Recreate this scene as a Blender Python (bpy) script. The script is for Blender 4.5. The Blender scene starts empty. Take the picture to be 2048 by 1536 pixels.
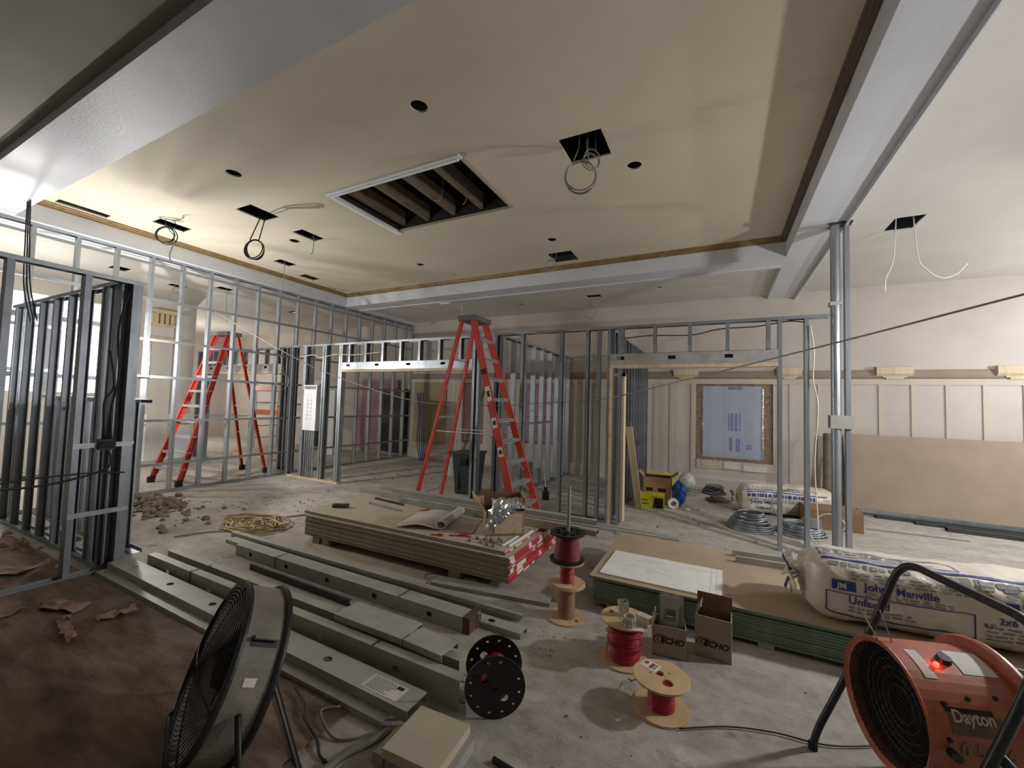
import bpy, bmesh, math, random
from mathutils import Vector, Matrix
from mathutils.geometry import tessellate_polygon
random.seed(7)
scene = bpy.context.scene
COL = scene.collection
PI = math.pi

# ------------------------------------------------------------------ camera, world, lights, exposure
FPX, YAW, PITCH, ROLL = 814.772, 0.469678, 0.046812, 0.029524
cam_data = bpy.data.cameras.new('camera')
cam = bpy.data.objects.new('camera', cam_data); COL.objects.link(cam)
cam_data.sensor_fit = 'HORIZONTAL'; cam_data.sensor_width = 36.0
cam_data.lens = 36.0 * FPX / 2048.0
cam_data.clip_start = 0.02
_f = Vector((-math.sin(YAW) * math.cos(PITCH), math.cos(YAW) * math.cos(PITCH), math.sin(PITCH)))
_r = Vector((math.cos(YAW), math.sin(YAW), 0)); _u = _r.cross(_f)
_r2 = _r * math.cos(ROLL) + _u * math.sin(ROLL); _u2 = -_r * math.sin(ROLL) + _u * math.cos(ROLL)
m = Matrix((_r2, _u2, -_f)).transposed().to_4x4(); m.translation = (0, 0, 1.55)
cam.matrix_world = m
scene.camera = cam

world = bpy.data.worlds.new('world'); scene.world = world; world.use_nodes = True
world.node_tree.nodes['Background'].inputs[0].default_value = (0.75, 0.82, 1.0, 1)
world.node_tree.nodes['Background'].inputs[1].default_value = 0.3

vs = scene.view_settings
vs.view_transform = 'Standard'; vs.look = 'None'; vs.exposure = 1.2; vs.gamma = 1.0; vs.use_curve_mapping = False

LAMP_LEFT = (-7.2, 2.6, 1.95)
LAMP_RIGHT = (2.96, 4.07, 2.4)
LAMP_RIGHT_BACK = (5.3, 6.9, 2.4)
FILL_HALL = (-9.4, 1.9, 2.3)
FILL_FAR = (-14.5, 6.4, 2.0)

# ------------------------------------------------------------------ materials
def s2l(c):
    out = []
    for x in c:
        x = x / 255.0
        out.append(x / 12.92 if x <= 0.04045 else ((x + 0.055) / 1.055) ** 2.4)
    return out
MATS = {}
def mat(name, rgb, rough=0.7, metal=0.0, var=0.12, scale=6.0, bump=0.0, bscale=40.0, stretch=(1, 1, 1), rgb2=None, emit=0.0, spec=0.5, detail=6.0, alpha=1.0, trans=0.0):
    if name in MATS: return MATS[name]
    M = bpy.data.materials.new(name); M.use_nodes = True
    nt = M.node_tree; b = nt.nodes['Principled BSDF']
    b.inputs['Roughness'].default_value = rough; b.inputs['Metallic'].default_value = metal
    b.inputs['Specular IOR Level'].default_value = spec
    c = s2l(rgb)
    if var > 0 or rgb2:
        tc = nt.nodes.new('ShaderNodeTexCoord'); mp = nt.nodes.new('ShaderNodeMapping'); mp.inputs['Scale'].default_value = stretch
        nt.links.new(tc.outputs['Object'], mp.inputs[0])
        n = nt.nodes.new('ShaderNodeTexNoise'); n.inputs['Scale'].default_value = scale; n.inputs['Detail'].default_value = detail
        n.inputs['Roughness'].default_value = 0.6
        nt.links.new(mp.outputs[0], n.inputs['Vector'])
        r = nt.nodes.new('ShaderNodeValToRGB')
        r.color_ramp.elements[0].position = 0.32; r.color_ramp.elements[1].position = 0.68
        c2 = s2l(rgb2) if rgb2 else [min(1, x * (1 + var)) for x in c]
        c1 = c if rgb2 else [x * (1 - var) for x in c]
        r.color_ramp.elements[0].color = (*c1, 1); r.color_ramp.elements[1].color = (*c2, 1)
        nt.links.new(n.outputs[0], r.inputs[0]); nt.links.new(r.outputs[0], b.inputs['Base Color'])
        if bump > 0:
            n2 = nt.nodes.new('ShaderNodeTexNoise'); n2.inputs['Scale'].default_value = bscale; n2.inputs['Detail'].default_value = 5
            nt.links.new(mp.outputs[0], n2.inputs['Vector'])
            bp = nt.nodes.new('ShaderNodeBump'); bp.inputs['Strength'].default_value = bump; bp.inputs['Distance'].default_value = 0.02
            nt.links.new(n2.outputs[0], bp.inputs['Height']); nt.links.new(bp.outputs[0], b.inputs['Normal'])
    else:
        b.inputs['Base Color'].default_value = (*c, 1)
    if emit > 0:
        b.inputs['Emission Color'].default_value = (*c, 1); b.inputs['Emission Strength'].default_value = emit
    if alpha < 1: b.inputs['Alpha'].default_value = alpha
    if trans > 0: b.inputs['Transmission Weight'].default_value = trans
    MATS[name] = M
    return M

steel = mat('galvanised_steel', (158, 163, 168), 0.42, 0.75, 0.22, 9, 0.05, 60, (1, 1, 0.25))
steel_dull = mat('galvanised_dusty', (164, 163, 156), 0.6, 0.2, 0.14, 7, 0.08, 50)
steel_dark = mat('dark_steel', (74, 76, 78), 0.5, 0.6, 0.2, 8)
drywall_paint = mat('tray_paint', (202, 193, 172), 0.75, 0, 0.05, 1.2, 0.06, 90)
beam_paint = mat('beam_paint', (198, 199, 203), 0.46, spec=.35, metal=0, var=0.04, scale=2, bump=0.10, bscale=45, stretch=(1, 1, 1)) # 0, 0.04, 2, 0.10, 45, (1, 1, 1))
low_paint = mat('low_ceiling_paint', (198, 194, 187), 0.6, 0, 0.05, 1.5, 0.05, 80)
wall_paint = mat('wall_paint', (184, 175, 166), 0.7, 0, 0.06, 1.3, 0.05, 60)
batten_paint = mat('batten_paint', (186, 175, 158), 0.65, 0, 0.05, 3)
hall_paint = mat('hall_paint', (196, 190, 182), 0.7, 0, 0.05, 2)
white_board = mat('white_board', (226, 228, 232), 0.6, 0, 0.04, 3)
gold_trim = mat('gold_trim', (132, 110, 72), 0.45, 0.1, 0.25, 12)
brown_trim = mat('brown_trim', (92, 76, 66), 0.6, 0, 0.15, 8)
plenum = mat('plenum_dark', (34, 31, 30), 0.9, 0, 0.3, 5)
joist_wood = mat('joist_wood', (104, 90, 76), 0.85, 0, 0.3, 10, 0.2, 30, (1, 0.2, 1))
pine = mat('pine_wood', (198, 178, 148), 0.65, 0, 0.16, 14, 0.08, 40, (1, 1, 0.15))
ply = mat('plywood', (196, 166, 124), 0.6, 0, 0.12, 10, 0.05, 40, (1, 0.3, 1))
kraft = mat('kraft_cardboard', (164, 134, 98), 0.8, 0, 0.1, 9)
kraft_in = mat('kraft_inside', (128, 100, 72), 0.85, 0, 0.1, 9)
grey_card = mat('grey_cardboard', (158, 146, 130), 0.8, 0, 0.07, 9)
black_pl = mat('black_plastic', (24, 24, 26), 0.4, 0, 0.2, 10)
black_ink = mat('black_ink', (26, 26, 28), 0.7, 0, 0)
blue_ink = mat('blue_ink', (46, 58, 128), 0.6, 0, 0.15, 18)
grey_ink = mat('grey_ink', (132, 130, 128), 0.7, 0, 0.2, 30)
white_ink = mat('white_ink', (205, 195, 185), 0.7, 0, 0)
red_wire = mat('red_wire', (164, 24, 38), 0.3, 0, 0.3, 30, 0.3, 120, (0.3, 0.3, 3))
maroon_wire = mat('maroon_wire', (122, 18, 42), 0.3, 0, 0.3, 30, 0.3, 120, (0.3, 0.3, 3))
ladder_red = mat('ladder_red', (196, 66, 52), 0.45, 0, 0.12, 6)
ladder_grey = mat('ladder_cap', (98, 98, 98), 0.6, 0, 0.12, 9)
aluminium = mat('aluminium', (196, 198, 200), 0.35, 0.7, 0.1, 12)
rubber = mat('rubber', (28, 28, 28), 0.7, 0, 0.1, 9)
gyp_face = mat('gypsum_face', (182, 170, 148), 0.85, 0, 0.08, 4)
gyp_edge = mat('gypsum_edge', (164, 152, 132), 0.85, 0, 0.12, 20)
green_edge = mat('green_board', (118, 136, 120), 0.8, 0, 0.15, 16)
brown_face = mat('brown_board_face', (166, 148, 122), 0.85, 0, 0.08, 4)
white_sheet = mat('white_sheet', (226, 224, 218), 0.7, 0, 0.06, 8)
poly_bag = mat('poly_bag', (206, 196, 180), 0.32, 0, 0.08, 14, 0.25, 26)
heater_or = mat('heater_orange', (178, 100, 76), 0.42, 0, 0.22, 9, 0.04, 60)
heater_dk = mat('heater_frame', (46, 50, 54), 0.4, 0.2, 0.2, 12)
grille_m = mat('grille_wire', (52, 46, 44), 0.6, 0.3, 0.3, 30)
fan_grey = mat('fan_drum', (126, 119, 110), 0.7, 0.1, 0.35, 7, 0.1, 50)
fan_black = mat('fan_black', (34, 33, 32), 0.5, 0.2, 0.3, 12)
cable_grey = mat('cable_grey', (150, 148, 144), 0.4, 0.3, 0.2, 40)
cable_black = mat('cable_black', (30, 30, 32), 0.5, 0, 0.2, 30)
cable_white = mat('cable_white', (216, 212, 202), 0.5, 0, 0.1, 30)
cord_yellow = mat('cord_yellow', (162, 140, 88), 0.6, 0, 0.2, 30)
foam_blue = mat('foam_board', (160, 165, 178), 0.7, 0, 0.05, 4)
foam_pink = mat('foam_pink', (164, 130, 142), 0.7, 0, 0.08, 5)
brick_raw = mat('raw_masonry', (132, 112, 92), 0.9, 0, 0.4, 16, 0.6, 30)
yellow_card = mat('yellow_card', (206, 196, 30), 0.6, 0, 0.06, 9)
blue_plastic = mat('blue_plastic', (32, 84, 176), 0.35, 0, 0.25, 20)
bin_green = mat('bin_dark', (44, 52, 52), 0.5, 0, 0.15, 9)
bucket_white = mat('bucket_white', (190, 196, 190), 0.5, 0, 0.08, 9)
foil = mat('foil', (206, 208, 212), 0.22, 0.85, 0.1, 9, 0.5, 30)
paper_m = mat('drawing_paper', (206, 196, 188), 0.8, 0, 0.05, 8)
pink_scrap = mat('red_scrap', (170, 52, 44), 0.6, 0, 0.15, 12)
orange_sc = mat('scaffold_orange', (206, 98, 50), 0.5, 0, 0.1, 9)
glow_lamp = mat('lamp_glow', (255, 250, 240), 0.5, 0, 0, emit=60)
glow_red = mat('pilot_red', (255, 40, 24), 0.4, 0, 0, emit=6)
label_white = mat('label_white', (216, 210, 200), 0.6, 0, 0.06, 20)
rubble_m = mat('rubble', (142, 128, 110), 0.95, 0, 0.3, 14, 0.5, 30)
brown_tube = mat('roll_dark', (104, 94, 82), 0.8, 0, 0.3, 6)

def end_tape_mat():
    M = bpy.data.materials.new('end_tape'); M.use_nodes = True; nt = M.node_tree; b = nt.nodes['Principled BSDF']
    b.inputs['Roughness'].default_value = 0.55
    geo = nt.nodes.new('ShaderNodeNewGeometry'); sep = nt.nodes.new('ShaderNodeSeparateXYZ'); nt.links.new(geo.outputs['Position'], sep.inputs[0])
    def mth(op, x, v):
        n = nt.nodes.new('ShaderNodeMath'); n.operation = op
        if x is not None: nt.links.new(x, n.inputs[0])
        if isinstance(v, float): n.inputs[1].default_value = v
        elif v is not None: nt.links.new(v, n.inputs[1])
        return n.outputs[0]
    row = mth('FLOOR', mth('DIVIDE', sep.outputs['Z'], .0486), None)
    colm = mth('FLOOR', mth('ADD', mth('DIVIDE', sep.outputs['Y'], .062), mth('MULTIPLY', row, .37)), None)
    cmb = nt.nodes.new('ShaderNodeCombineXYZ'); nt.links.new(colm, cmb.inputs[0]); nt.links.new(row, cmb.inputs[1])
    wn_ = nt.nodes.new('ShaderNodeTexWhiteNoise'); wn_.noise_dimensions = '2D'; nt.links.new(cmb.outputs[0], wn_.inputs['Vector'])
    gt = mth('GREATER_THAN', wn_.outputs['Value'], .7)
    br = nt.nodes.new('ShaderNodeMixRGB'); nt.links.new(gt, br.inputs[0])
    br.inputs[1].default_value = (*s2l((178, 34, 44)), 1); br.inputs[2].default_value = (*s2l((222, 212, 202)), 1)
    nt.links.new(br.outputs['Color'], b.inputs['Base Color'])
    return M
end_tape = end_tape_mat()
INK_SHIFT = -.07

def floor_mat():
    M = bpy.data.materials.new('dusty_concrete'); M.use_nodes = True; nt = M.node_tree; b = nt.nodes['Principled BSDF']
    b.inputs['Roughness'].default_value = 0.85
    tc = nt.nodes.new('ShaderNodeTexCoord')
    def noise(scale, stretch, detail=8, rot=0.0):
        mp = nt.nodes.new('ShaderNodeMapping'); mp.inputs['Scale'].default_value = stretch; mp.inputs['Rotation'].default_value = (0, 0, rot)
        nt.links.new(tc.outputs['Object'], mp.inputs[0])
        n = nt.nodes.new('ShaderNodeTexNoise'); n.inputs['Scale'].default_value = scale; n.inputs['Detail'].default_value = detail; n.inputs['Roughness'].default_value = 0.65
        nt.links.new(mp.outputs[0], n.inputs['Vector']); return n
    def ramp(n, p0, p1, c0, c1):
        r = nt.nodes.new('ShaderNodeValToRGB'); r.color_ramp.elements[0].position = p0; r.color_ramp.elements[1].position = p1
        r.color_ramp.elements[0].color = (*c0, 1); r.color_ramp.elements[1].color = (*c1, 1); nt.links.new(n.outputs[0], r.inputs[0]); return r
    def mix(a, bb, fac, mode='MIX'):
        x = nt.nodes.new('ShaderNodeMixRGB'); x.blend_type = mode
        if isinstance(fac, float): x.inputs[0].default_value = fac
        else: nt.links.new(fac, x.inputs[0])
        nt.links.new(a, x.inputs[1]); nt.links.new(bb, x.inputs[2]); return x.outputs[0]
    base = ramp(noise(0.9, (1, 1, 1)), 0.3, 0.7, s2l((140, 132, 122)), s2l((180, 174, 166)))
    fine = ramp(noise(9, (1, 1, 1)), 0.35, 0.66, s2l((144, 135, 124)), s2l((204, 199, 190)))
    streak = ramp(noise(1.6, (0.5, 1.9, 1), 9, 0.5), 0.42, 0.62, s2l((118, 106, 92)), s2l((212, 205, 196)))
    c = mix(base.outputs[0], fine.outputs[0], 0.45)
    c = mix(c, streak.outputs[0], 0.16)
    spot = ramp(noise(3.4, (1, 1, 1), 10), 0.60, 0.72, (0, 0, 0), (1, 1, 1))
    dk = nt.nodes.new('ShaderNodeRGB'); dk.outputs[0].default_value = (*s2l((112, 98, 84)), 1)
    c = mix(c, dk.outputs[0], spot.outputs[0])
    nt.links.new(c, b.inputs['Base Color'])
    n2 = noise(14, (1, 1, 1), 8); n3 = noise(2.5, (0.5, 1.9, 1), 6, 0.5)
    ad = nt.nodes.new('ShaderNodeMath'); ad.operation = 'ADD'; nt.links.new(n2.outputs[0], ad.inputs[0]); nt.links.new(n3.outputs[0], ad.inputs[1])
    bp = nt.nodes.new('ShaderNodeBump'); bp.inputs['Strength'].default_value = 0.5; bp.inputs['Distance'].default_value = 0.015
    nt.links.new(ad.outputs[0], bp.inputs['Height']); nt.links.new(bp.outputs[0], b.inputs['Normal'])
    return M
concrete = floor_mat()
brown_paper = mat('brown_floor_paper', (92, 76, 68), 0.95, 0, 0.2, 3.5, 0.8, 7, (0.6, 1.8, 1), rgb2=(146, 126, 112), detail=10, spec=.15)

# ------------------------------------------------------------------ mesh helpers
class MB:
    def __init__(s): s.v = []; s.f = []
    def add(s, vs_, fs, M=None):
        o = len(s.v)
        for p in vs_:
            p = Vector(p)
            s.v.append(tuple(M @ p) if M else tuple(p))
        for f in fs: s.f.append(tuple(i + o for i in f))
        return s
    def box(s, a, b, M=None):
        x0, y0, z0 = a; x1, y1, z1 = b
        return s.add([(x0, y0, z0), (x1, y0, z0), (x1, y1, z0), (x0, y1, z0), (x0, y0, z1), (x1, y0, z1), (x1, y1, z1), (x0, y1, z1)],
                     [(0, 3, 2, 1), (4, 5, 6, 7), (0, 1, 5, 4), (1, 2, 6, 5), (2, 3, 7, 6), (3, 0, 4, 7)], M)
    def tube(s, pts, r, n=8, closed=False, r_end=None):
        pts = [Vector(p) for p in pts]; N = len(pts); o = len(s.v)
        t = (pts[1] - pts[0]).normalized()
        up = Vector((0, 0, 1)) if abs(t.z) < 0.9 else Vector((1, 0, 0))
        nrm = t.cross(up).normalized()
        for i, p in enumerate(pts):
            if closed: t = (pts[(i + 1) % N] - pts[i - 1]).normalized()
            elif i == 0: t = (pts[1] - pts[0]).normalized()
            elif i == N - 1: t = (pts[-1] - pts[-2]).normalized()
            else: t = (pts[i + 1] - pts[i - 1]).normalized()
            nrm = nrm - t * nrm.dot(t)
            if nrm.length < 1e-6: nrm = t.orthogonal()
            nrm.normalize(); bn = t.cross(nrm)
            rr = r if r_end is None else r + (r_end - r) * i / (N - 1)
            for k in range(n):
                a = 2 * PI * k / n
                s.v.append(tuple(p + (nrm * math.cos(a) + bn * math.sin(a)) * rr))
        for i in range(N if closed else N - 1):
            for k in range(n):
                a = o + i * n + k; b = o + i * n + (k + 1) % n
                c = o + ((i + 1) % N) * n + (k + 1) % n; d = o + ((i + 1) % N) * n + k
                s.f.append((a, b, c, d))
        if not closed:
            s.f.append(tuple(o + k for k in reversed(range(n)))); s.f.append(tuple(o + (N - 1) * n + k for k in range(n)))
        return s
    def lathe(s, prof, n=32, M=None, closed=False):
        o = len(s.v); k = len(prof)
        for i in range(n):
            a = 2 * PI * i / n
            for (r, z) in prof:
                p = Vector((r * math.cos(a), r * math.sin(a), z)); s.v.append(tuple(M @ p) if M else tuple(p))
        for i in range(n):
            for j in range(k if closed else k - 1):
                a = o + i * k + j; b = o + ((i + 1) % n) * k + j; c = o + ((i + 1) % n) * k + (j + 1) % k; d = o + i * k + (j + 1) % k
                s.f.append((a, b, c, d))
        return s
    def plate(s, outer, holes, t, M=None):
        """flat plate in xy from z=0 to z=t with real holes"""
        loops = [outer] + list(holes)
        poly = [[Vector((p[0], p[1], 0)) for p in l] for l in loops]
        tris = tessellate_polygon(poly)
        flat = [p for l in poly for p in l]; n = len(flat)
        vv = [(p.x, p.y, 0) for p in flat] + [(p.x, p.y, t) for p in flat]
        ff = []
        for a, b, c in tris:
            A, B, C_ = flat[a], flat[b], flat[c]
            if (B - A).cross(C_ - A).z < 0: b, c = c, b
            ff.append((a, c, b)); ff.append((a + n, b + n, c + n))
        o = 0
        for l in poly:
            k = len(l)
            for i in range(k): ff.append((o + i, o + (i + 1) % k, n + o + (i + 1) % k, n + o + i))
            o += k
        return s.add(vv, ff, M)
    def prism(s, poly, x0, x1):
        """polygon in (y,z) extruded along x"""
        k = len(poly)
        vv = [(x0, p[0], p[1]) for p in poly] + [(x1, p[0], p[1]) for p in poly]
        ff = [(i, (i + 1) % k, k + (i + 1) % k, k + i) for i in range(k)] + [tuple(reversed(range(k))), tuple(range(k, 2 * k))]
        return s.add(vv, ff)
    def mesh(s, name, m_, smooth=False):
        me = bpy.data.meshes.new(name); me.from_pydata(s.v, [], s.f); me.update()
        bm = bmesh.new(); bm.from_mesh(me); bmesh.ops.recalc_face_normals(bm, faces=bm.faces); bm.to_mesh(me); bm.free()
        me.materials.append(m_)
        if smooth:
            for p in me.polygons: p.use_smooth = True
        return me
    def build(s, name, m_, parent=None, loc=(0, 0, 0), rot=(0, 0, 0), smooth=False, bevel=0.0):
        return obj(name, s.mesh(name, m_, smooth), parent, loc, rot, bevel=bevel)

def obj(name, me, parent=None, loc=(0, 0, 0), rot=(0, 0, 0), scale=(1, 1, 1), bevel=0.0):
    o = bpy.data.objects.new(name, me); COL.objects.link(o)
    o.location = loc; o.rotation_euler = rot; o.scale = scale
    if parent: o.parent = parent
    if bevel > 0:
        b = o.modifiers.new('bevel', 'BEVEL'); b.width = bevel; b.segments = 2; b.limit_method = 'ANGLE'
    return o
def tag(o, label, cat, group=None):
    o['label'] = label; o['category'] = cat
    if group: o['group'] = group
    return o
def struct(o): o['kind'] = 'structure'; return o
def thing(name, label, cat, loc=(0, 0, 0), rz=0.0, group=None, rot=None):
    o = bpy.data.objects.new(name, None); COL.objects.link(o); o.empty_display_size = 0.1
    o.location = loc; o.rotation_euler = rot if rot else (0, 0, rz)
    return tag(o, label, cat, group)
def circ(cx, cy, r, n=24): return [(cx + r * math.cos(2 * PI * i / n), cy + r * math.sin(2 * PI * i / n)) for i in range(n)]
def rect(x0, y0, x1, y1): return [(x0, y0), (x1, y0), (x1, y1), (x0, y1)]
def arc(c, r, a0, a1, n, plane='xy'):
    out = []
    for i in range(n + 1):
        a = a0 + (a1 - a0) * i / n
        u, v = r * math.cos(a), r * math.sin(a)
        out.append((c[0] + u, c[1] + v, c[2]) if plane == 'xy' else ((c[0] + u, c[1], c[2] + v) if plane == 'xz' else (c[0], c[1] + u, c[2] + v)))
    return out
def smooth_path(pts, sub=6):
    P_ = [Vector(p) for p in pts]; out = []
    for i in range(len(P_) - 1):
        p0 = P_[max(i - 1, 0)]; p1 = P_[i]; p2 = P_[i + 1]; p3 = P_[min(i + 2, len(P_) - 1)]
        for k in range(sub):
            t = k / sub
            out.append(0.5 * ((2 * p1) + (-p0 + p2) * t + (2 * p0 - 5 * p1 + 4 * p2 - p3) * t * t + (-p0 + 3 * p1 - 3 * p2 + p3) * t ** 3))
    out.append(P_[-1]); return out
def text_verts(txt, size, bold=0.0, spacing=1.0):
    cu = bpy.data.curves.new('t', 'FONT'); cu.body = txt; cu.size = size; cu.offset = bold; cu.resolution_u = 3; cu.space_character = spacing
    o = bpy.data.objects.new('t', cu); COL.objects.link(o)
    bpy.context.view_layer.update()
    dg = bpy.context.evaluated_depsgraph_get()
    me = bpy.data.meshes.new_from_object(o.evaluated_get(dg))
    v = [tuple(p.co) for p in me.vertices]; f = [tuple(p.vertices) for p in me.polygons]
    bpy.data.objects.remove(o); bpy.data.curves.remove(cu); bpy.data.meshes.remove(me)
    return v, f

# ------------------------------------------------------------------ room shell
ZB, ZL, ZT = 3.64, 3.72, 3.92         # beam bottom, low ceiling, tray ceiling
FW = 8.9                              # far wall
fl = MB().box((-17, -5, -0.1), (7.5, FW, 0)).build('floor', concrete); struct(fl)

CIRC = [(-2.17, 2.47, .07), (-.75, 4.0, .07), (-4.65, 2.42, .075), (-2.16, 5.39, .07), (-4.67, 5.52, .07), (-5.78, 3.92, .075), (-4.4, 6.18, .035)]
BIG = (-4.03, 3.18, -2.26, 4.26)
VENT = [(-1.3, 3.33, -.91, 3.72), (-2.44, 5.88, -2.04, 6.32), (-5.52, 2.92, -5.2, 3.3), (-5.5, 3.68, -5.27, 4.06), (-7.03, 2.66, -6.8, 3.04), (-7.5, 1.85, -7.34, 2.34), (-7.0, 4.36, -6.78, 4.68), (-7.36, 5.1, -7.14, 5.46)]
holes = [circ(x, y, r, 20) for x, y, r in CIRC] + [rect(*BIG)] + [rect(*v) for v in VENT]
tray = MB().plate(rect(-7.6, 1.56, .81, 6.5), holes, 0.016).build('ceiling_tray', drywall_paint, loc=(0, 0, ZT)); struct(tray)
LOWV_FAR = [(-2.38, 7.75, -2.08, 7.98), (-5.62, 7.15, -5.3, 7.35), (-.1, 8.0, .22, 8.06)]
lowf = MB().plate(rect(-17, 6.93, .81, FW), [rect(*v) for v in LOWV_FAR] + [circ(-.97, 7.7, .06, 16), circ(-3.9, 8.0, .07, 16)], .016).build('ceiling_far', low_paint, loc=(0, 0, ZL)); struct(lowf)
RV = (1.74, 5.84, 2.0, 6.24)
struct(MB().plate(rect(1.24, -5, 7.5, FW), [rect(*RV)], .016).build('ceiling_right', low_paint, loc=(0, 0, ZL)))
struct(MB().plate(rect(-8.1, -5, .81, 1.10), [], .016).build('ceiling_near', mat('shaded_ceiling_paint', (138, 132, 124), .7, 0, .05, 2), loc=(0, 0, ZL)))  # darker colour stands in for the dim light on the near ceiling
LOWV_LEFT = [(-9.95, 4.05, -9.7, 4.35), (-9.2, 4.55, -8.95, 4.85), (-9.9, 6.6, -9.6, 6.85), (-9.6, 3.05, -9.3, 3.3)]
struct(MB().plate(rect(-17, -5, -8.1, 6.93), [rect(*v) for v in LOWV_LEFT] + [circ(-10.3, 3.9, .06, 14)], .016).build('ceiling_left', low_paint, loc=(0, 0, ZL)))
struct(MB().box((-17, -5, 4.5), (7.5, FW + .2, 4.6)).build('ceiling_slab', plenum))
# beams
struct(MB().box((.81, -5, ZB), (1.24, FW, 4.1)).build('trim_1', beam_paint))
struct(MB().box((1.228, -5, ZB - .05), (1.24, FW, ZB)).build('trim_shadow_lip', beam_paint))  # thin lip added to throw a dark strip along the beam underside
struct(MB().box((-8.1, 1.10, ZB), (.81, 1.56, 4.1)).build('trim_3', beam_paint))
struct(MB().box((-8.1, -5, ZB), (-7.6, 1.10, 4.1)).box((-8.1, 1.56, ZB), (-7.6, FW, 4.1)).build('trim_4', beam_paint))
struct(MB().box((-7.6, 6.5, ZB), (.81, 6.93, 4.1)).build('trim_5', beam_paint))
struct(MB().box((-7.6, 6.86, ZB - .02), (.81, 6.93, ZB)).build('trim_6', beam_paint))
# crown strips in the tray
def crown(poly, x0, x1): return MB().prism(poly, x0, x1)
pr = [(0, 0), (0, -.07), (-.02, -.07), (-.02, -.05), (-.035, -.045), (-.04, -.025), (-.06, -.018), (-.065, 0)]
struct(crown(pr, -7.6, .81).build('trim_7', gold_trim, loc=(0, 6.5, ZT)))
struct(crown(pr, 1.56, 6.5).build('trim_8', gold_trim, loc=(-7.6, 0, ZT), rot=(0, 0, PI / 2)))
struct(crown([(-a, b) for a, b in pr], 1.56, 6.5).build('trim_9', brown_trim, loc=(.81, 0, ZT), rot=(0, 0, PI / 2)))

# plenum joists above the big opening
for i, x in enumerate((-3.92, -3.5, -3.08, -2.66, -2.3)):
    tag(MB().box((-.022, -.9, 0), (.022, .9, .2)).build('ceiling_joist', joist_wood, loc=(x, 3.75, ZT + .05)), 'old dusty timber joist showing inside the large ceiling opening', 'joist', 'joists in the ceiling opening')
fr = thing('opening_frame', 'white moulding around the large square opening in the tan ceiling', 'ceiling frame', (-3.14, 3.72, ZT))
a0, b0, a1, b1 = BIG[0] + 3.14, BIG[1] - 3.72, BIG[2] + 3.14, BIG[3] - 3.72
MB().box((a0 - .07, b0 - .07, -.022), (a1 + .03, b0, .0)).box((a0 - .035, b0 - .035, -.035), (a1, b0, -.022)).build('moulding', white_board, fr)
MB().box((a0 - .07, b0, -.022), (a0, b1 + .07, 0)).box((a0 - .035, b0, -.035), (a0, b1 + .035, -.022)).build('moulding', white_board, fr)
MB().box((a0, b1, -.008), (a1 + .03, b1 + .02, 0)).build('moulding', gyp_edge, fr)
MB().box((a1, b0, -.008), (a1 + .02, b1, 0)).build('moulding', gyp_edge, fr)
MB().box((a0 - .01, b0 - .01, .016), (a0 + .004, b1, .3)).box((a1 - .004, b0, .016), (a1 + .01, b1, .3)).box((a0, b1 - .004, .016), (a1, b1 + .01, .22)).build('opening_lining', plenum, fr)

# far wall with window recess openings
WIN = [(-.40, .52, .90, 2.10), (-5.95, .5, -5.3, 2.05), (-4.25, .6, -3.2, 2.12)]
Mw = Matrix(((1, 0, 0, 0), (0, 0, 1, FW), (0, 1, 0, 0), (0, 0, 0, 1)))
struct(MB().plate(rect(-17, 0, 7.5, 4.1), [rect(a, b, c, d) for a, b, c, d in WIN], .2, Mw).build('wall_far', wall_paint))
struct(MB().box((7.5, -5, 0), (7.7, FW, 4.1)).build('wall_right', wall_paint))
struct(MB().box((-17, -5.2, 0), (7.5, -5, 4.1)).build('wall_back', wall_paint))
struct(MB().box((-17.2, -5, 0), (-17, FW, 4.1)).build('wall_left', wall_paint))
hallw = struct(MB().box((-11.8, -5, 0), (-11.6, 5.4, ZL)).build('wall_hall', hall_paint))
# far wall rail, battens, baseboard
struct(MB().prism([(0, 2.14), (-.03, 2.15), (-.045, 2.19), (-.03, 2.25), (-.012, 2.29), (0, 2.29)], -7.7, 7.5).build('trim_10', mat('rail_paint', (140, 124, 110), .6, 0, .1, 5), loc=(0, FW, 0)))
struct(MB().box((-7.7, -.018, 2.04), (7.5, 0, 2.14)).build('trim_11', batten_paint, loc=(0, FW, 0)))
bb = struct(MB().prism([(0, 0), (-.035, 0), (-.035, .2), (-.02, .235), (0, .25)], -7.7, 7.5).build('baseboard_far', wall_paint, loc=(0, FW, 0)))
bx = [-1.17 + .42 * k for k in range(-15, 0)] + [-1.17, -.86, -.46, 1.02, 1.18, 1.6, 2.02, 2.43, 2.84, 3.25, 3.67, 4.1, 4.5, 4.9]
bat_me = MB().box((-.03, -.018, .25), (.03, 0, 2.04)).mesh('batten', batten_paint)
wf = bpy.data.objects['wall_far']
for x in bx:
    if any(a - .03 < x < c + .03 for a, b, c, d in WIN): continue
    obj('batten', bat_me, wf, (x, FW, 0))
for x0, x1 in ((-.81, -.36), (.95, 1.33), (2.36, 2.83), (3.78, 4.3)):
    b = thing('corbel_block', ['raw wooden corbel block on the wall rail left of the foam board', 'raw wooden corbel block on the rail just right of the foam board', 'pale wooden corbel block on the rail beside the tall double post', 'pale wooden corbel block on the rail above the leaning brown sheet'][[-.81, .95, 2.36, 3.78].index(x0)], 'wood block', ((x0 + x1) / 2, FW, 2.13), group='corbel blocks on the wall rail')
    w = (x1 - x0) / 2
    MB().prism([(0, .05), (-.06, .05), (-.09, .09), (-.10, .2), (-.06, .21), (0, .21)], -w, w).build('block', pine, b)
    MB().box((-w * .45, -.05, 0), (w * .5, 0, .05)).build('stub', pine, b)
    MB().box((-w * .62, -.06, .03), (w * .68, 0, .05)).build('stub', pine, b)

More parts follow.
